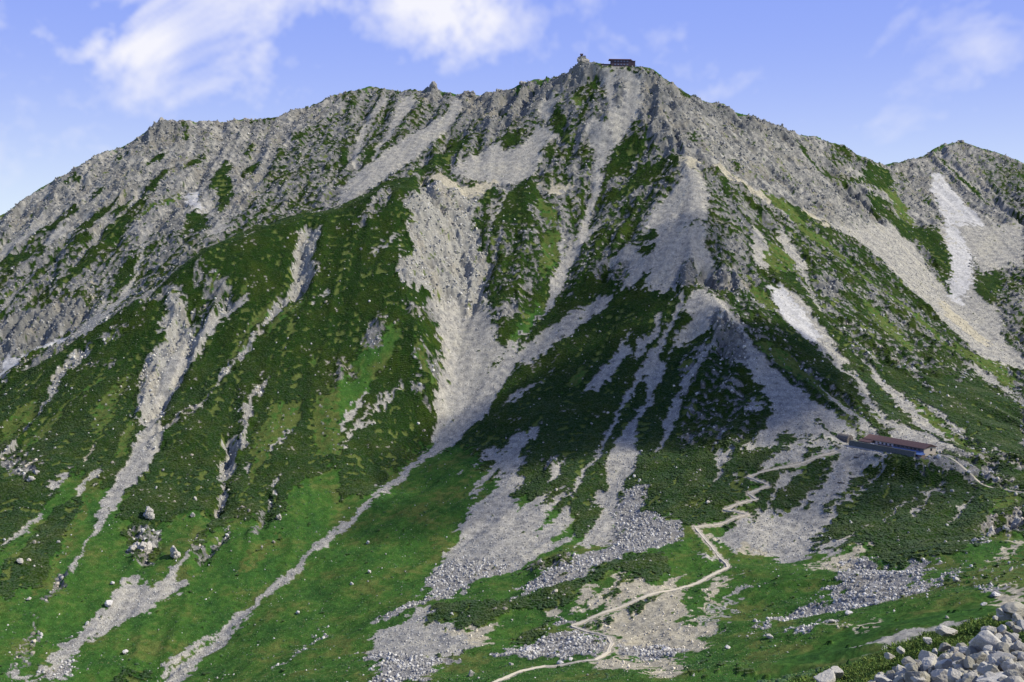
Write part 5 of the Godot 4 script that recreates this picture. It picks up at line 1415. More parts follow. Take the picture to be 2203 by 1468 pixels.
# a profile of (z, y) corners drawn out along x, ends closed
func drawn(profile: Array, length: float) -> ArrayMesh:
	var st := SurfaceTool.new()
	st.begin(Mesh.PRIMITIVE_TRIANGLES)
	st.set_smooth_group(-1)
	var n := profile.size()
	var mid := Vector2.ZERO
	for p: Vector2 in profile:
		mid += p / n
	for i in n:
		var a: Vector2 = profile[i]
		var b: Vector2 = profile[(i + 1) % n]
		var a0 := Vector3(-length / 2, a.y, a.x)
		var a1 := Vector3(length / 2, a.y, a.x)
		var b0 := Vector3(-length / 2, b.y, b.x)
		var b1 := Vector3(length / 2, b.y, b.x)
		var m0 := Vector3(-length / 2, mid.y, mid.x)
		var m1 := Vector3(length / 2, mid.y, mid.x)
		for p in [a0, a1, b1, a0, b1, b0, m0, a0, b0, m1, b1, a1]:
			st.add_vertex(p)
	st.generate_normals()
	return st.commit()

func mottled(a: Color, b: Color, wave: float, scale: float, seed_: int, rough := 0.95, bump := 0.0) -> StandardMaterial3D:
	var m := StandardMaterial3D.new()
	m.roughness = rough
	m.metallic_specular = 0.3
	m.uv1_triplanar = true
	m.uv1_scale = Vector3.ONE * scale
	var t := NoiseTexture2D.new()
	t.width = 512
	t.height = 512
	t.seamless = true
	t.noise = noise(seed_, wave, 6)
	var g := Gradient.new()
	g.set_color(0, a.linear_to_srgb())
	g.set_color(1, b.linear_to_srgb())
	g.set_offset(0, 0.28)
	g.set_offset(1, 0.66)
	t.color_ramp = g
	m.albedo_texture = t
	if bump > 0.0:
		var nt := NoiseTexture2D.new()
		nt.width = 512
		nt.height = 512
		nt.seamless = true
		nt.noise = noise(seed_ + 1, wave * 0.6, 6)
		nt.as_normal_map = true
		nt.bump_strength = bump
		m.normal_enabled = true
		m.normal_texture = nt
	return m

# ---------------------------------------------------------------- paths
func make_paths() -> void:
	var tone := {"stone_path": mottled(Color(0.29, 0.27, 0.215), Color(0.54, 0.50, 0.41), 12.0, 0.25, 61), "trail": plain(Color(0.5, 0.45, 0.33))}
	for n: String in PATHS:
		var l: Array = PATHS[n]
		var bends := []
		for i in range(1, l.size(), 2):
			bends.append(Vector2(l[i], l[i + 1]))
		var pts := []
		for i in bends.size() - 1:
			var k := maxi(1, int(bends[i].distance_to(bends[i + 1]) / 1.6))
			for j in k:
				pts.append(bends[i].lerp(bends[i + 1], float(j) / k))
		pts.append(bends[-1])
		var hs := []
		for p: Vector2 in pts:
			hs.append(relief(p.x, p.y))
		var sm := []
		for i in pts.size():
			var s := 0.0
			for j in range(-2, 3):
				s += hs[clampi(i + j, 0, pts.size() - 1)] / 5.0
			sm.append(maxf(s, hs[i] - 0.1) + 0.32)
		var w: float = l[0] * 0.5
		var st := SurfaceTool.new()
		st.begin(Mesh.PRIMITIVE_TRIANGLES)
		st.set_smooth_group(-1)
		var rows := []
		for i in pts.size():
			var t: Vector2 = (pts[mini(i + 1, pts.size() - 1)] - pts[maxi(i - 1, 0)]).normalized()
			var side := Vector2(-t.y, t.x)
			var ww := w * (1.0 + 0.5 * n_bush.get_noise_2d(i * 1.7, w * 40.0))
			var row := []
			for q in [[-ww - 0.25, -2.2], [-ww - 0.05, -0.05], [-ww + 0.28, 0.0], [-ww + 0.32, -0.14], [ww - 0.32, -0.14], [ww - 0.28, 0.0], [ww + 0.05, -0.05], [ww + 0.25, -2.2]]:
				var p: Vector2 = pts[i] + side * q[0]
				row.append(Vector3(p.x, sm[i] + q[1], -p.y))
			rows.append(row)
		for i in rows.size() - 1:
			for k in 7:
				var a: Vector3 = rows[i][k]
				var b: Vector3 = rows[i][k + 1]
				var c: Vector3 = rows[i + 1][k]
				var d: Vector3 = rows[i + 1][k + 1]
				for p in [a, b, c, b, d, c]:
					st.add_vertex(p)
		st.generate_normals()
		var o := part(n, st.commit(), tone[n], self)
		o.set_meta("kind", "structure")

# ---------------------------------------------------------------- the lodge on the saddle
const LODGE := Vector3(228.0, -111.5, -595.0)
func make_lodge() -> void:
	var turn := atan2(-0.836, 0.548)
	var t := thing("mountain_lodge", "long lodge with brown roof and beige gable on the saddle behind a stone wall", "building", LODGE, turn)
	t.scale = Vector3(1.06, 0.86, 1.0)
	var white := mottled(Color(0.40, 0.39, 0.42), Color(0.56, 0.55, 0.57), 40.0, 0.2, 31)
	var dark := mottled(Color(0.10, 0.095, 0.11), Color(0.17, 0.16, 0.17), 40.0, 0.2, 32)
	var beige := mottled(Color(0.42, 0.36, 0.27), Color(0.52, 0.46, 0.36), 40.0, 0.2, 33)
	var roof := mottled(Color(0.085, 0.05, 0.046), Color(0.14, 0.09, 0.08), 30.0, 0.3, 34, 0.7)
	var blue := mottled(Color(0.06, 0.115, 0.27), Color(0.14, 0.215, 0.41), 50.0, 0.3, 35, 0.5)
	var glass := plain(Color(0.02, 0.022, 0.03), 0.15)
	var frame := plain(Color(0.3, 0.29, 0.3), 0.6)
	var stonew := mottled(Color(0.045, 0.055, 0.055), Color(0.15, 0.16, 0.155), 14.0, 0.25, 36, 0.95, 6.0)
	part("pale_wall", box(Vector3(19.0, 5.4, 10.9)), white, t, Vector3(-9.5, 2.7, 0))
	part("dark_wall", box(Vector3(18.8, 5.4, 10.9)), dark, t, Vector3(9.4, 2.7, 0))
	part("gable_wall", drawn([Vector2(-5.5, 0), Vector2(-5.5, 5.4), Vector2(0, 7.4), Vector2(5.5, 5.4), Vector2(5.5, 0)], 0.3), beige, t, Vector3(18.96, 0, 0))
	part("gable_wall", drawn([Vector2(-5.5, 0), Vector2(-5.5, 5.4), Vector2(0, 7.4), Vector2(5.5, 5.4), Vector2(5.5, 0)], 0.3), white, t, Vector3(-19.16, 0, 0))
	var rf := part("roof", drawn([Vector2(-6.3, 5.15), Vector2(-6.3, 5.4), Vector2(0, 7.75), Vector2(6.3, 5.4), Vector2(6.3, 5.15), Vector2(0, 7.5)], 39.6), roof, t)
	for i in 22:
		part("roof_seam", box(Vector3(0.07, 0.08, 6.7)), roof, rf, Vector3(-18.9 + i * 1.8, 6.62, 3.16), Vector3(0.357, 0, 0))
	for i in 13:
		var w := part("window", box(Vector3(1.15, 1.25, 0.16)), glass, t, Vector3(-15.0 + i * 2.6, 4.0, 5.45))
		part("window_frame", box(Vector3(1.35, 0.12, 0.2)), frame, w, Vector3(0, -0.68, 0.04))
		part("mullion", box(Vector3(0.07, 1.25, 0.06)), frame, w, Vector3(0, 0, 0.1))
	for z in [-1.2]:
		var w := part("window", box(Vector3(0.16, 1.7, 1.8)), glass, t, Vector3(19.1, 3.9, z))
		part("window_frame", box(Vector3(0.2, 0.12, 2.0)), frame, w, Vector3(0.03, -0.9, 0))
	# low lean-to along the front, blue sheeting on its right half
	part("lean_to_wall", box(Vector3(9.0, 2.2, 2.6)), dark, t, Vector3(-5.0, 1.1, 6.9))
	part("lean_to_roof", drawn([Vector2(5.46, 2.9), Vector2(8.6, 2.2), Vector2(8.6, 2.35), Vector2(5.46, 3.06)], 9.2), roof, t, Vector3(-5.0, 0, 0))
	part("blue_sheet_wall", box(Vector3(19.0, 1.7, 2.4)), dark, t, Vector3(9.3, 0.85, 6.75))
	part("blue_sheet_roof", drawn([Vector2(5.46, 2.95), Vector2(8.9, 1.75), Vector2(8.9, 1.9), Vector2(5.46, 3.12)], 19.6), blue, t, Vector3(9.3, 0, 0)).set_meta("label", "bright blue sheet roof along the front")
	var porch := part("porch", box(Vector3(7.0, 4.0, 4.2)), dark, t, Vector3(-16.2, 2.0, 7.6))
	part("porch_roof", drawn([Vector2(-2.4, 2.55), Vector2(-2.4, 2.75), Vector2(0, 3.1), Vector2(2.8, 2.15), Vector2(2.8, 1.95), Vector2(0, 2.9)], 7.8), roof, porch, Vector3(0, 0, 0))
	part("signboard", box(Vector3(2.6, 1.5, 0.15)), plain(Color(0.78, 0.77, 0.76)), t, Vector3(-11.3, 2.9, 9.2))
	part("white_canopy", drawn([Vector2(-1.4, 0), Vector2(1.4, -0.5), Vector2(1.4, -0.38), Vector2(-1.4, 0.12)], 2.2), plain(Color(0.78, 0.77, 0.76)), t, Vector3(-10.4, 2.0, 8.6))
	var wall := thing("stone_windbreak", "dark battered stone wall running along the front of the lodge", "wall", LODGE + Basis(Vector3.UP, turn) * Vector3(-3.0, 0, 12.4), turn)
	part("wall_body", drawn([Vector2(-1.0, -3.0), Vector2(-0.8, 3.1), Vector2(0.5, 3.1), Vector2(1.7, -3.0)], 45.0), stonew, wall)
	part("footing", drawn([Vector2(0.9, -3.0), Vector2(0.9, 0.25), Vector2(2.7, 0.15), Vector2(3.2, -3.0)], 46.5), mottled(Color(0.2, 0.2, 0.2), Color(0.34, 0.33, 0.31), 20.0, 0.2, 37), wall)
	for i in 23:
		part("coping_stone", box(Vector3(1.8, 0.3, 1.5)), stonew, wall, Vector3(-21.5 + i * 1.96, 3.2 + 0.05 * sin(i * 2.3), -0.15), Vector3(0, 0.03 * sin(i * 1.7), 0))
	var s := thing("lodge_shed", "small shed with blue roof at the right end of the stone wall", "shed", LODGE + Basis(Vector3.UP, turn) * Vector3(20.6, -0.6, 9.6), turn)
	part("shed_wall", box(Vector3(4.2, 2.4, 3.2)), mottled(Color(0.16, 0.11, 0.09), Color(0.26, 0.2, 0.16), 30.0, 0.3, 38), s, Vector3(0, 1.2, 0))
	part("shed_roof", drawn([Vector2(-1.9, 2.75), Vector2(2.1, 2.4), Vector2(2.1, 2.52), Vector2(-1.9, 2.9)], 4.8), blue, s)
	part("shed_door", box(Vector3(1.0, 1.8, 0.1)), glass, s, Vector3(-0.8, 0.95, 1.64))
	# vaulted stone hut
	var v := thing("vaulted_hut", "small grey vaulted stone hut with dark doorway left of the lodge", "hut", Vector3(204.5, maxf(relief(204.5, 621.0) - 0.3, -110.4), -621.0), turn)
	var arch := []
	for i in 13:
		var a := PI * i / 12.0
		arch.append(Vector2(-cos(a) * 2.9, 0.9 + sin(a) * 3.0))
	arch = [Vector2(-2.9, -1.5)] + arch + [Vector2(2.9, -1.5)]
	part("vault", drawn(arch, 8.0), mottled(Color(0.06, 0.055, 0.052), Color(0.17, 0.16, 0.145), 16.0, 0.3, 39, 0.95, 6.0), v)
	part("doorway", box(Vector3(0.2, 2.2, 1.2)), plain(Color(0.015, 0.015, 0.018)), v, Vector3(4.0, 1.3, 0.3))
	part("end_wall_cap", drawn(arch, 0.5), mottled(Color(0.1, 0.1, 0.1), Color(0.22, 0.21, 0.2), 16.0, 0.3, 40), v, Vector3(-4.05, 0.12, 0), Vector3.ZERO, Vector3(1, 1.03, 1.04))

func make_summit() -> void:
	var wood := mottled(Color(0.035, 0.024, 0.036), Color(0.07, 0.05, 0.07), 20.0, 0.3, 45, 0.8)
	var red := mottled(Color(0.08, 0.028, 0.034), Color(0.13, 0.05, 0.055), 30.0, 0.3, 46, 0.7)
	var pane := plain(Color(0.11, 0.13, 0.2), 0.12)
	var trim := plain(Color(0.05, 0.04, 0.055), 0.7)
	var t := thing("summit_lodge", "dark two storey lodge with reddish roof on the summit skyline", "building", Vector3(112.0, 200.5, -1083.0), 0.06)
	t.scale = Vector3(0.94, 0.9, 0.94)
	part("lower_storey", box(Vector3(22.0, 3.9, 8.0)), wood, t, Vector3(1.0, 1.95, 0))
	part("upper_storey", box(Vector3(21.4, 3.6, 7.6)), wood, t, Vector3(0.8, 5.7, 0))
	var r := part("roof", drawn([Vector2(-4.7, 7.45), Vector2(-4.7, 7.7), Vector2(0, 8.9), Vector2(4.9, 7.7), Vector2(4.9, 7.45), Vector2(0, 8.6)], 24.6), red, t, Vector3(0.3, 0, 0))
	part("ridge_cap", box(Vector3(24.8, 0.25, 0.6)), red, r, Vector3(0, 8.85, 0))
	for k in 5:
		for row in 2:
			var w := part("window", box(Vector3(1.7, 1.5, 0.15)), pane, t, Vector3(-5.6 + k * 3.4, 2.1 + row * 3.5, 4.02 - row * 0.2))
			part("sill", box(Vector3(2.0, 0.14, 0.25)), trim, w, Vector3(0, -0.82, 0.08))
			part("mullion", box(Vector3(0.1, 1.5, 0.06)), trim, w, Vector3(0, 0, 0.08))
	part("stair_block", box(Vector3(5.5, 6.3, 6.5)), wood, t, Vector3(14.2, 3.15, -0.4))
	part("stair_roof", box(Vector3(6.2, 0.3, 7.2)), red, t, Vector3(14.2, 6.45, -0.4))
	part("water_tank", box(Vector3(2.2, 1.4, 2.2)), trim, t, Vector3(13.2, 7.3, -0.8))
	part("side_wing", box(Vector3(11.0, 2.5, 5.0)), wood, t, Vector3(-15.4, 1.25, 0))
	part("side_wing_roof", box(Vector3(11.6, 0.25, 5.8)), red, t, Vector3(-15.4, 2.62, 0))
	# stone walled crag with the little shrine
	var top := relief(73.4, 1091.0)
	var crag := part("shrine_crag", crag_shape(411), crag_mat(), self, Vector3(73.4, top - 1.0, -1090.0), Vector3(0.05, 0.6, 0.1), Vector3(8.0, 4.5, 6.0))
	tag(crag, "rocky knob left of the summit lodge carrying a tiny shrine", "rock")
	var s := thing("mountain_shrine", "tiny dark shrine on a pale stone base atop the rocky knob", "shrine", Vector3(72.8, top + 2.2, -1089.0))
	part("stone_base", box(Vector3(5.6, 2.2, 4.0)), mottled(Color(0.2, 0.19, 0.155), Color(0.34, 0.32, 0.26), 20.0, 0.3, 47), s, Vector3(1.6, 0.3, 0))
	part("hall", box(Vector3(2.4, 2.0, 2.0)), wood, s, Vector3(0, 2.4, 0))
	part("roof", drawn([Vector2(-1.8, 3.3), Vector2(-1.8, 3.45), Vector2(0, 4.7), Vector2(1.8, 3.45), Vector2(1.8, 3.3), Vector2(0, 4.5)], 3.2), wood, s)
	part("step_wall", box(Vector3(2.6, 1.1, 1.4)), wood, s, Vector3(2.9, 1.9, 0))

func crag_mat() -> StandardMaterial3D:
	if not has_meta("crag_mat"):
		set_meta("crag_mat", mottled(Color(0.13, 0.125, 0.115), Color(0.34, 0.325, 0.29), 22.0, 0.35, 51, 0.95, 5.0))
	return get_meta("crag_mat")

# several broken blocks grown together
func crag_shape(seed_: int) -> ArrayMesh:
	var rng := RandomNumberGenerator.new()
	rng.seed = seed_
	var st := SurfaceTool.new()
	st.begin(Mesh.PRIMITIVE_TRIANGLES)
	st.append_from(stone(seed_, 3, 10, 0.12), 0, Transform3D(Basis.from_euler(Vector3(rng.randf_range(-0.3, 0.3), rng.randf() * TAU, rng.randf_range(-0.3, 0.3))) * Basis.from_scale(Vector3(0.7, 1.05, 0.7)), Vector3.ZERO))
	for k in 5:
		var a := rng.randf() * TAU
		var r := rng.randf_range(0.32, 0.6)
		st.append_from(stone(seed_ * 7 + k, 2, 9, 0.12), 0, Transform3D(Basis.from_euler(Vector3(rng.randf() * TAU, rng.randf() * TAU, 0)) * Basis.from_scale(Vector3(r, r * rng.randf_range(0.8, 1.5), r)), Vector3(cos(a) * 0.5, rng.randf_range(-0.75, 0.3), sin(a) * 0.5)))
	return st.commit()

# ---------------------------------------------------------------- crags and boulders that stand out
func make_boulders() -> void:
	var mats := []
	for k in 3:
		mats.append(mottled([Color(0.17, 0.165, 0.15), Color(0.24, 0.235, 0.225), Color(0.14, 0.14, 0.13)][k], [Color(0.5, 0.48, 0.43), Color(0.58, 0.57, 0.55), Color(0.4, 0.39, 0.36)][k], 26.0, 0.32, 52 + k * 2, 0.95, 5.0))
	var far := []
	for k in 6:
		far.append(stone(500 + k, 3, 10 + k, 0.10, false))
	var crags := []
	for k in 4:
		crags.append(crag_shape(540 + k))
	var rng := RandomNumberGenerator.new()
	rng.seed = 77
	for i in BOULDERS.size():
		var b: Array = BOULDERS[i]
		var w: float = b[2] * 0.9
		var h: float = b[3] * 0.9
		if h > 2.9:
			w *= 1.35
			h *= 0.88
		var y := relief(b[0], b[1])
		var white: bool = "white" in b[4]
		var o := part("crag" if h > 2.9 else "boulder", crags[i % 4] if h > 2.9 else far[i % 6], mats[1 if white else (0 if i % 3 else 2)], self, Vector3(b[0], y + h * 0.36, -b[1]), Vector3(rng.randf_range(-0.2, 0.2), rng.randf() * TAU, rng.randf_range(-0.2, 0.2)), Vector3(w, h * 0.66, w * 0.85))
		tag(o, b[4], "rock" if h > 2.9 else "boulder", "crags and boulders on the slopes")
	for p in [[-366.0, 1079.5, 11.0, 11.0, 0.4, "blocky rock tooth on the left shoulder of the skyline"], [-356.0, 1081.0, 8.0, 6.0, 1.4, "lower rock tooth just right of the left skyline tooth"], [-288.0, 1126.0, 10.0, 5.5, 0.9, "low jagged rock on the left skyline between the shoulder and the main ridge"], [-88.0, 1163.0, 10.0, 13.0, 0.2, "largest rock tower on the ridge left of the summit"], [-80.0, 1161.0, 7.0, 7.0, 2.2, "small step of rock right of the largest ridge tower"], [-34.5, 1142.0, 6.5, 13.0, 1.1, "sharp rock pinnacle on the ridge nearest the notch"], [-44.0, 1146.0, 9.0, 7.0, 2.9, "broken rock step left of the sharp pinnacle"], [12.0, 1132.0, 10.0, 7.0, 0.5, "rough rock hump on the ridge right of the notch"], [30.0, 1127.0, 8.0, 5.0, 1.9, "second rough hump on the ridge below the summit crag"], [576.0, 1330.0, 12.0, 6.0, 0.8, "blunt rock cap of the far right peak"], [553.0, 1322.0, 8.0, 5.0, 0.2, "dark rock step left of the far right peak"]]:
		var y := relief(p[0], p[1])
		var o := part("rock_pinnacle", crag_shape(600 + int(absf(p[0]))), crag_mat(), self, Vector3(p[0], y - p[3] * 0.16, -p[1]), Vector3(0.1, p[4], 0.12), Vector3(p[2] * 0.55, p[3] * 0.42, p[2] * 0.5))
		tag(o, p[5], "rock", "rock teeth along the skyline")
	for b in [[186.2, 570.3, 3.9, "longest dark timber barrier on the scree below the lodge"], [193.7, 575.4, 3.0, "middle timber barrier on the scree below the lodge"], [201.6, 590.8, 3.2, "topmost timber barrier just under the stone wall"]]:
		var t := thing("erosion_barrier", b[3], "barrier", Vector3(b[0], relief(b[0], b[1]), -b[1]), -0.5, "timber barriers on the scree")
		var tim := plain(Color(0.05, 0.042, 0.035))
		for k in 2:
			part("log", box(Vector3(b[2], 0.28, 0.28)), tim, t, Vector3(0, 0.2 + k * 0.3, 0.05 * k))
		for s in [-0.4, 0.0, 0.4]:
			part("stake", box(Vector3(0.16, 1.5, 0.16)), tim, t, Vector3(b[2] * s, 0.2, 0.25))

func make_pile() -> void:
	var near := []
	for k in 9:
		near.append(stone(700 + k, 4, 11 + k % 4, 0.045, true))
	var mats := []
	for k in 4:
		mats.append(granite([Color(0.30, 0.29, 0.27), Color(0.36, 0.35, 0.33), Color(0.22, 0.215, 0.195), Color(0.27, 0.26, 0.225)][k], 80 + k))
	var rng := RandomNumberGenerator.new()
	rng.seed = 5
	for i in PILE.size():
		var b: Array = PILE[i]
		var w: float = b[3]
		var h: float = b[4]
		var kind: int = 1 if ("white" in b[5] or "bright" in b[5] or "pale" in b[5]) else [0, 2, 3][i % 3]
		var o := part("boulder", near[i % 9], mats[kind], self, Vector3(b[0], b[1], -b[2]), Vector3(rng.randf_range(-0.25, 0.25), rng.randf() * TAU, rng.randf_range(-0.25, 0.25)), Vector3(w * 1.1, h * 1.15, w * 1.0))
		tag(o, b[5], "boulder", "boulders of the foreground pile")
	for i in 200:
		var host: Array = PILE[i % 29]
		var x: float = host[0] + rng.randf_range(-1.0, 1.0)
		var d: float = host[2] + rng.randf_range(-0.7, 0.5)
		var r := lerpf(0.18, 0.55, pow(rng.randf(), 1.6))
		var y: float = host[1] - rng.randf_range(0.05, 0.6)
		var o := part("boulder", near[i % 9], mats[i % 4], self, Vector3(x, y, -d), Vector3(rng.randf() * TAU, rng.randf() * TAU, rng.randf() * TAU), Vector3(r, r * rng.randf_range(0.6, 0.95), r * rng.randf_range(0.7, 1.1)))
		var best := 1e9
		var by := ""
		var where := "beside"
		for b in PILE:
			var off := Vector2(x - b[0], d - b[2])
			if off.length() < best:
				best = off.length()
				by = b[5]
				where = ("left of" if off.x < 0.0 else "right of") if absf(off.x) > absf(off.y) else ("in front of" if off.y < 0.0 else "behind")
		var words := by.split(" ")
		tag(o, "%s %s stone %s the %s" % ["chunky" if r > 0.4 else ("small" if r > 0.25 else "tiny"), ["grey", "pale", "dark grey", "brownish"][i % 4], where, " ".join(words.slice(0, mini(words.size(), 8)))], "boulder", "small boulders in the foreground pile")
	var buf := PackedFloat32Array()
	for i in 3500:
		var x := rng.randf_range(9.5, 33.0)
		var d := rng.randf_range(35.0, 52.0)
		var r := rng.randf_range(0.06, 0.2)
		var g := rng.randf_range(0.16, 0.36)
		put(buf, Basis.from_euler(Vector3(rng.randf() * TAU, rng.randf() * TAU, 0)) * Basis.from_scale(Vector3.ONE * r), Vector3(x, relief(x, d) + r * 0.3, -d), Color(g, g * 0.97, g * 0.9))
	var m := StandardMaterial3D.new()
	m.vertex_color_use_as_albedo = true
	m.roughness = 0.95
	scatter_mesh("foreground_rubble", "small grey rubble between the boulders of the foreground pile", "stones", stone(720, 1, 10, 0.06), m, buf)

func granite(c: Color, seed_: int) -> StandardMaterial3D:
	var m := mottled(c * 0.45, c * 1.5, 14.0, 0.45, seed_, 0.92, 7.0)
	var g: Gradient = m.albedo_texture.color_ramp
	g.set_offset(0, 0.2)
	g.set_offset(1, 0.75)
	g.add_point(0.42, (c * 0.95).linear_to_srgb())
	g.add_point(0.46, Color(c.r * 1.05, c.g * 1.05, c.b * 0.92).linear_to_srgb())
	g.add_point(0.33, Color(c.r * 0.5, c.g * 0.5, c.b * 0.45).linear_to_srgb())
	return m

# ---------------------------------------------------------------- pines in front
func pine_bush(seed_: int) -> ArrayMesh:
	var rng := RandomNumberGenerator.new()
	rng.seed = seed_
	var st := SurfaceTool.new()
	st.begin(Mesh.PRIMITIVE_TRIANGLES)
	st.set_smooth_group(-1)
	for s in 120:
		var a := rng.randf() * TAU
		var f := sqrt(rng.randf())
		var base := Vector3(cos(a) * f, (1.0 - f * f) * 0.55 + rng.randf_range(-0.12, 0.12), sin(a) * f)
		var dir := (Vector3(cos(a) * f * 0.9, 0.8, sin(a) * f * 0.9) + Vector3(rng.randfn(), rng.randfn(), rng.randfn()) * 0.25).normalized()
		var tip := base + dir * rng.randf_range(0.16, 0.3)
		var c := Color(0.075, 0.145, 0.022).lerp(Color(0.16, 0.20, 0.03), rng.randf() * rng.randf()) * rng.randf_range(0.75, 1.25)
		for k in 7:
			var n := (dir * 0.75 + Vector3(rng.randfn(), rng.randfn(), rng.randfn()) * 0.55).normalized()
			var side := n.cross(Vector3(rng.randfn(), rng.randfn(), rng.randfn())).normalized() * 0.032
			var p := base.lerp(tip, k / 7.0)
			st.set_color(c)
			st.add_vertex(p - side)
			st.set_color(c)
			st.add_vertex(p + side)
			st.set_color(c)
			st.add_vertex(p + n * rng.randf_range(0.13, 0.22))
	st.generate_normals()
	return st.commit()

func make_near_pines() -> void:
	var m := StandardMaterial3D.new()
	m.vertex_color_use_as_albedo = true
	m.roughness = 0.8
	m.cull_mode = BaseMaterial3D.CULL_DISABLED
	m.backlight_enabled = true
	m.backlight = Color(0.05, 0.09, 0.02)
	var rng := RandomNumberGenerator.new()
	rng.seed = 11
	var bufs := [PackedFloat32Array(), PackedFloat32Array(), PackedFloat32Array()]
	for i in 3000:
		var x := rng.randf_range(4.0, 50.0)
		var d := rng.randf_range(36.0, 70.0)
		if d < (51.3 if x > 15.0 else 51.3 - (15.0 - x) * 2.0) + n_patch.get_noise_2d(x * 6.0, d * 6.0) * 0.8:
			continue
		var r := rng.randf_range(0.55, 1.05)
		var g := rng.randf_range(0.75, 1.2)
		put(bufs[i % 3], Basis(Vector3.UP, rng.randf() * TAU) * Basis.from_scale(Vector3(r, r * rng.randf_range(0.8, 1.25), r)), Vector3(x, relief(x, d) + rng.randf_range(-0.1, 0.25), -d), Color(g, g, g * rng.randf_range(0.7, 1.0)))
	for k in 3:
		scatter_mesh("foreground_pine", "bright green dwarf pine strip behind the foreground boulders", "shrubs", pine_bush(300 + k), m, bufs[k])

# ---------------------------------------------------------------- hikers on the summit
func body_field(p: Vector3, bones: Array) -> float:
	var d := 1e9
	for b in bones:
		var ab: Vector3 = b[1] - b[0]
		var h := clampf((p - b[0]).dot(ab) / ab.length_squared(), 0.0, 1.0)
		var k: float = (p - b[0] - ab * h).length() - lerpf(b[2], b[3], h)
		var m := maxf(0.05 - absf(d - k), 0.0) / 0.05
		d = minf(d, k) - m * m * 0.0125
	return d

func figure(bones: Array, shade: Callable) -> ArrayMesh:
	var c := 0.035
	var n := Vector3i(22, 54, 22)
	var o := Vector3(-0.385, -0.02, -0.385)
	var f := PackedFloat32Array()
	f.resize((n.x + 1) * (n.y + 1) * (n.z + 1))
	var at := func(i: int, j: int, k: int) -> int: return (j * (n.z + 1) + k) * (n.x + 1) + i
	for j in n.y + 1:
		for k in n.z + 1:
			for i in n.x + 1:
				f[at.call(i, j, k)] = body_field(o + Vector3(i, j, k) * c, bones)
	var vid := {}
	var vs := PackedVector3Array()
	for j in n.y:
		for k in n.z:
			for i in n.x:
				var sum := Vector3.ZERO
				var cnt := 0
				for e in [[0, 0, 0, 1, 0, 0], [0, 1, 0, 1, 1, 0], [0, 0, 1, 1, 0, 1], [0, 1, 1, 1, 1, 1], [0, 0, 0, 0, 1, 0], [1, 0, 0, 1, 1, 0], [0, 0, 1, 0, 1, 1], [1, 0, 1, 1, 1, 1], [0, 0, 0, 0, 0, 1], [1, 0, 0, 1, 0, 1], [0, 1, 0, 0, 1, 1], [1, 1, 0, 1, 1, 1]]:
					var a := f[at.call(i + e[0], j + e[1], k + e[2])]
					var b := f[at.call(i + e[3], j + e[4], k + e[5])]
					if (a < 0.0) != (b < 0.0):
						var t := a / (a - b)
						sum += Vector3(i, j, k) + Vector3(e[0], e[1], e[2]).lerp(Vector3(e[3], e[4], e[5]), t)
						cnt += 1
				if cnt:
					vid[Vector3i(i, j, k)] = vs.size()
					vs.append(o + sum / cnt * c)
	var st := SurfaceTool.new()
	st.begin(Mesh.PRIMITIVE_TRIANGLES)
	for v in vs:
		st.set_color(shade.call(v))
		st.add_vertex(v)
	for j in range(1, n.y):
		for k in range(1, n.z):
			for i in range(1, n.x):
				var a := f[at.call(i, j, k)]
				for q in [[Vector3i(1, 0, 0), Vector3i(0, -1, 0), Vector3i(0, 0, -1)], [Vector3i(0, 1, 0), Vector3i(0, 0, -1), Vector3i(-1, 0, 0)], [Vector3i(0, 0, 1), Vector3i(-1, 0, 0), Vector3i(0, -1, 0)]]:
					var b := f[at.call(i + q[0].x, j + q[0].y, k + q[0].z)]
					if (a < 0.0) != (b < 0.0):
						var p := Vector3i(i, j, k)
						var w := [p, p + q[1], p + q[1] + q[2], p + q[2]]
						if not (vid.has(w[0]) and vid.has(w[1]) and vid.has(w[2]) and vid.has(w[3])):
							continue
						if a < 0.0:
							w.reverse()
						for e in [0, 1, 2, 0, 2, 3]:
							st.add_index(vid[w[e]])
	st.generate_normals()
	return st.commit()

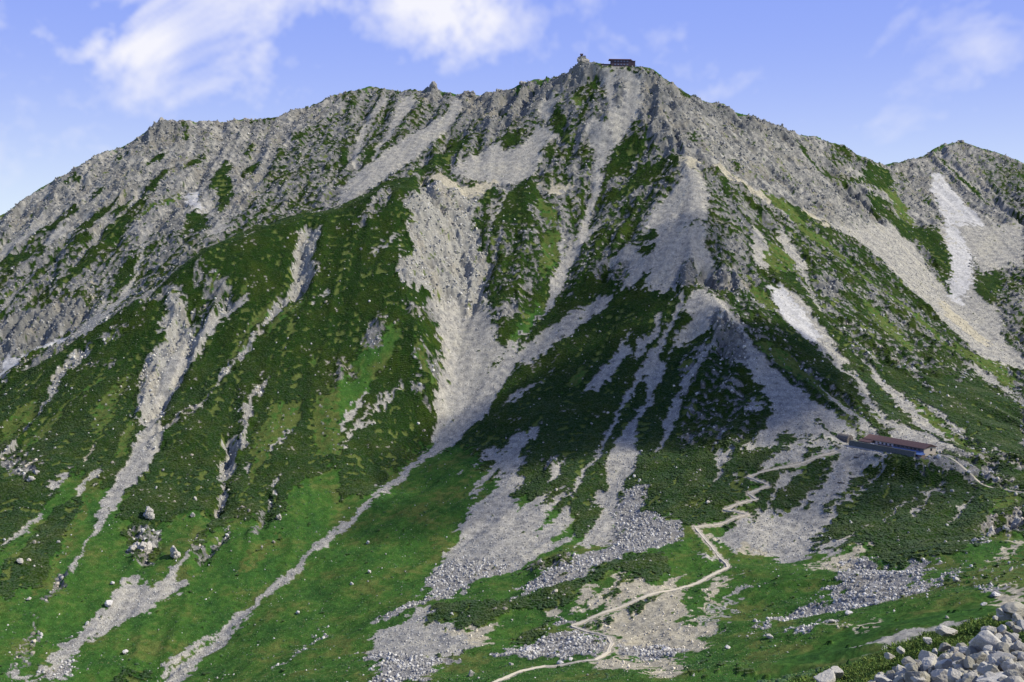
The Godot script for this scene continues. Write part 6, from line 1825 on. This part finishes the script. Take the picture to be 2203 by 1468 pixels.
func make_hikers() -> void:
	var legs := [[Vector3(-0.1, 0.9, 0), Vector3(-0.11, 0.5, 0.02), 0.10, 0.075], [Vector3(-0.11, 0.5, 0.02), Vector3(-0.12, 0.08, 0.0), 0.07, 0.05], [Vector3(-0.12, 0.05, -0.02), Vector3(-0.13, 0.04, 0.14), 0.055, 0.045], [Vector3(0.1, 0.9, 0), Vector3(0.12, 0.5, 0.05), 0.10, 0.075], [Vector3(0.12, 0.5, 0.05), Vector3(0.13, 0.08, 0.0), 0.07, 0.05], [Vector3(0.13, 0.05, -0.02), Vector3(0.15, 0.04, 0.14), 0.055, 0.045]]
	var trunk := [[Vector3(0, 0.95, 0), Vector3(0, 1.3, 0), 0.15, 0.17], [Vector3(-0.12, 1.36, 0), Vector3(0.12, 1.36, 0), 0.09, 0.09], [Vector3(0, 1.42, 0), Vector3(0, 1.52, 0.01), 0.06, 0.055], [Vector3(0, 1.6, 0.02), Vector3(0, 1.68, 0.01), 0.095, 0.095], [Vector3(0, 1.05, -0.17), Vector3(0, 1.35, -0.17), 0.13, 0.12]]
	var poses := [[[Vector3(-0.2, 1.36, 0), Vector3(-0.27, 1.1, 0.0), 0.06, 0.05], [Vector3(-0.27, 1.1, 0.0), Vector3(-0.25, 0.86, 0.1), 0.048, 0.038], [Vector3(0.2, 1.36, 0), Vector3(0.27, 1.1, 0.0), 0.06, 0.05], [Vector3(0.27, 1.1, 0.0), Vector3(0.25, 0.86, 0.1), 0.048, 0.038]], [[Vector3(-0.2, 1.36, 0), Vector3(-0.29, 1.12, 0.05), 0.06, 0.05], [Vector3(-0.29, 1.12, 0.05), Vector3(-0.14, 1.1, 0.22), 0.048, 0.038], [Vector3(0.2, 1.36, 0), Vector3(0.27, 1.1, -0.03), 0.06, 0.05], [Vector3(0.27, 1.1, -0.03), Vector3(0.27, 0.85, 0.04), 0.048, 0.038]]]
	var coats := [Color(0.04, 0.05, 0.09), Color(0.11, 0.03, 0.035), Color(0.03, 0.03, 0.032)]
	var labels := ["person in dark jacket with a backpack standing right of the summit lodge", "person in reddish jacket with a backpack standing at the right end of the summit", "person in black clothing standing beside the summit lodge"]
	var spots := [Vector2(136.9, 1074.0), Vector2(138.9, 1074.5), Vector2(128.5, 1079.0)]
	var m := StandardMaterial3D.new()
	m.vertex_color_use_as_albedo = true
	for i in 3:
		var coat: Color = coats[i]
		var shade := func(v: Vector3) -> Color:
			if v.y > 1.66:
				return Color(0.03, 0.025, 0.02)
			if v.y > 1.5 and v.z > -0.02:
				return Color(0.35, 0.22, 0.16)
			return coat if v.y > 0.92 else Color(0.04, 0.04, 0.045)
		var o := part("person", figure(legs + trunk + poses[i % 2], shade), m, self, Vector3(spots[i].x, relief(spots[i].x, spots[i].y) + 0.1, -spots[i].y), Vector3(0, i * 1.3, 0))
		tag(o, labels[i], "person", "hikers on the summit")

# ---------------------------------------------------------------- the cloud overhead whose shade lies on the middle spur
func make_cloud() -> void:
	var t := Node3D.new()
	t.name = "cloud"
	add_child(t)
	tag(t, "thin drifting cloud high above the spur, out of the picture", "cloud")
	var sun := SUN_FROM.normalized()
	for q in SHADE:
		var f := FogVolume.new()
		f.name = "cloud_bank"
		f.shape = RenderingServer.FOG_VOLUME_SHAPE_ELLIPSOID
		var aim := Vector3(q[0], q[1], -q[2])
		f.size = Vector3(q[3], 46.0, q[4])
		f.position = aim + sun * ((380.0 - aim.y) / sun.y)
		f.rotation.y = q[6]
		var fm := FogMaterial.new()
		fm.density = q[5]
		fm.albedo = Color(0.95, 0.95, 0.97)
		f.material = fm
		t.add_child(f, true)
# where the shade of each bank falls (x, y, d), its size and thickness
const SHADE := [[25, -105, 690, 170, 130, 0.022, 0.4], [95, -70, 700, 150, 150, 0.032, 0.2], [166, -75, 695, 130, 150, 0.046, -0.3], [205, -112, 570, 140, 80, 0.014, -0.4], [-40, -140, 600, 90, 70, 0.016, 0.3], [110, -20, 760, 90, 80, 0.012, 0.1], [140, 20, 825, 100, 130, 0.024, 0.0], [192, -92, 665, 90, 110, 0.024, -0.5]]


func _ready() -> void:
	t0 = Time.get_ticks_msec()
	n_warp = noise(1, 16.0, 3)
	n_patch = noise(2, 34.0, 4)
	n_fine = noise(3, 7.0, 3)
	n_crag = noise(4, 30.0, 5)
	n_roll = noise(5, 70.0, 3)
	n_rill = noise(6, 6.5, 2)
	n_rill2 = noise(7, 44.0, 3)
	n_bush = noise(8, 2.6, 2)
	look_and_light()
	stage("sky")
	survey()
	stage("survey")
	cover()
	stage("cover")
	rills()
	stage("rills")
	terrain()
	stage("terrain")
	scatter()
	stage("scatter")
	make_paths()
	make_lodge()
	make_summit()
	make_boulders()
	make_pile()
	stage("rocks")
	make_near_pines()
	make_hikers()
	make_cloud()
	stage("all")
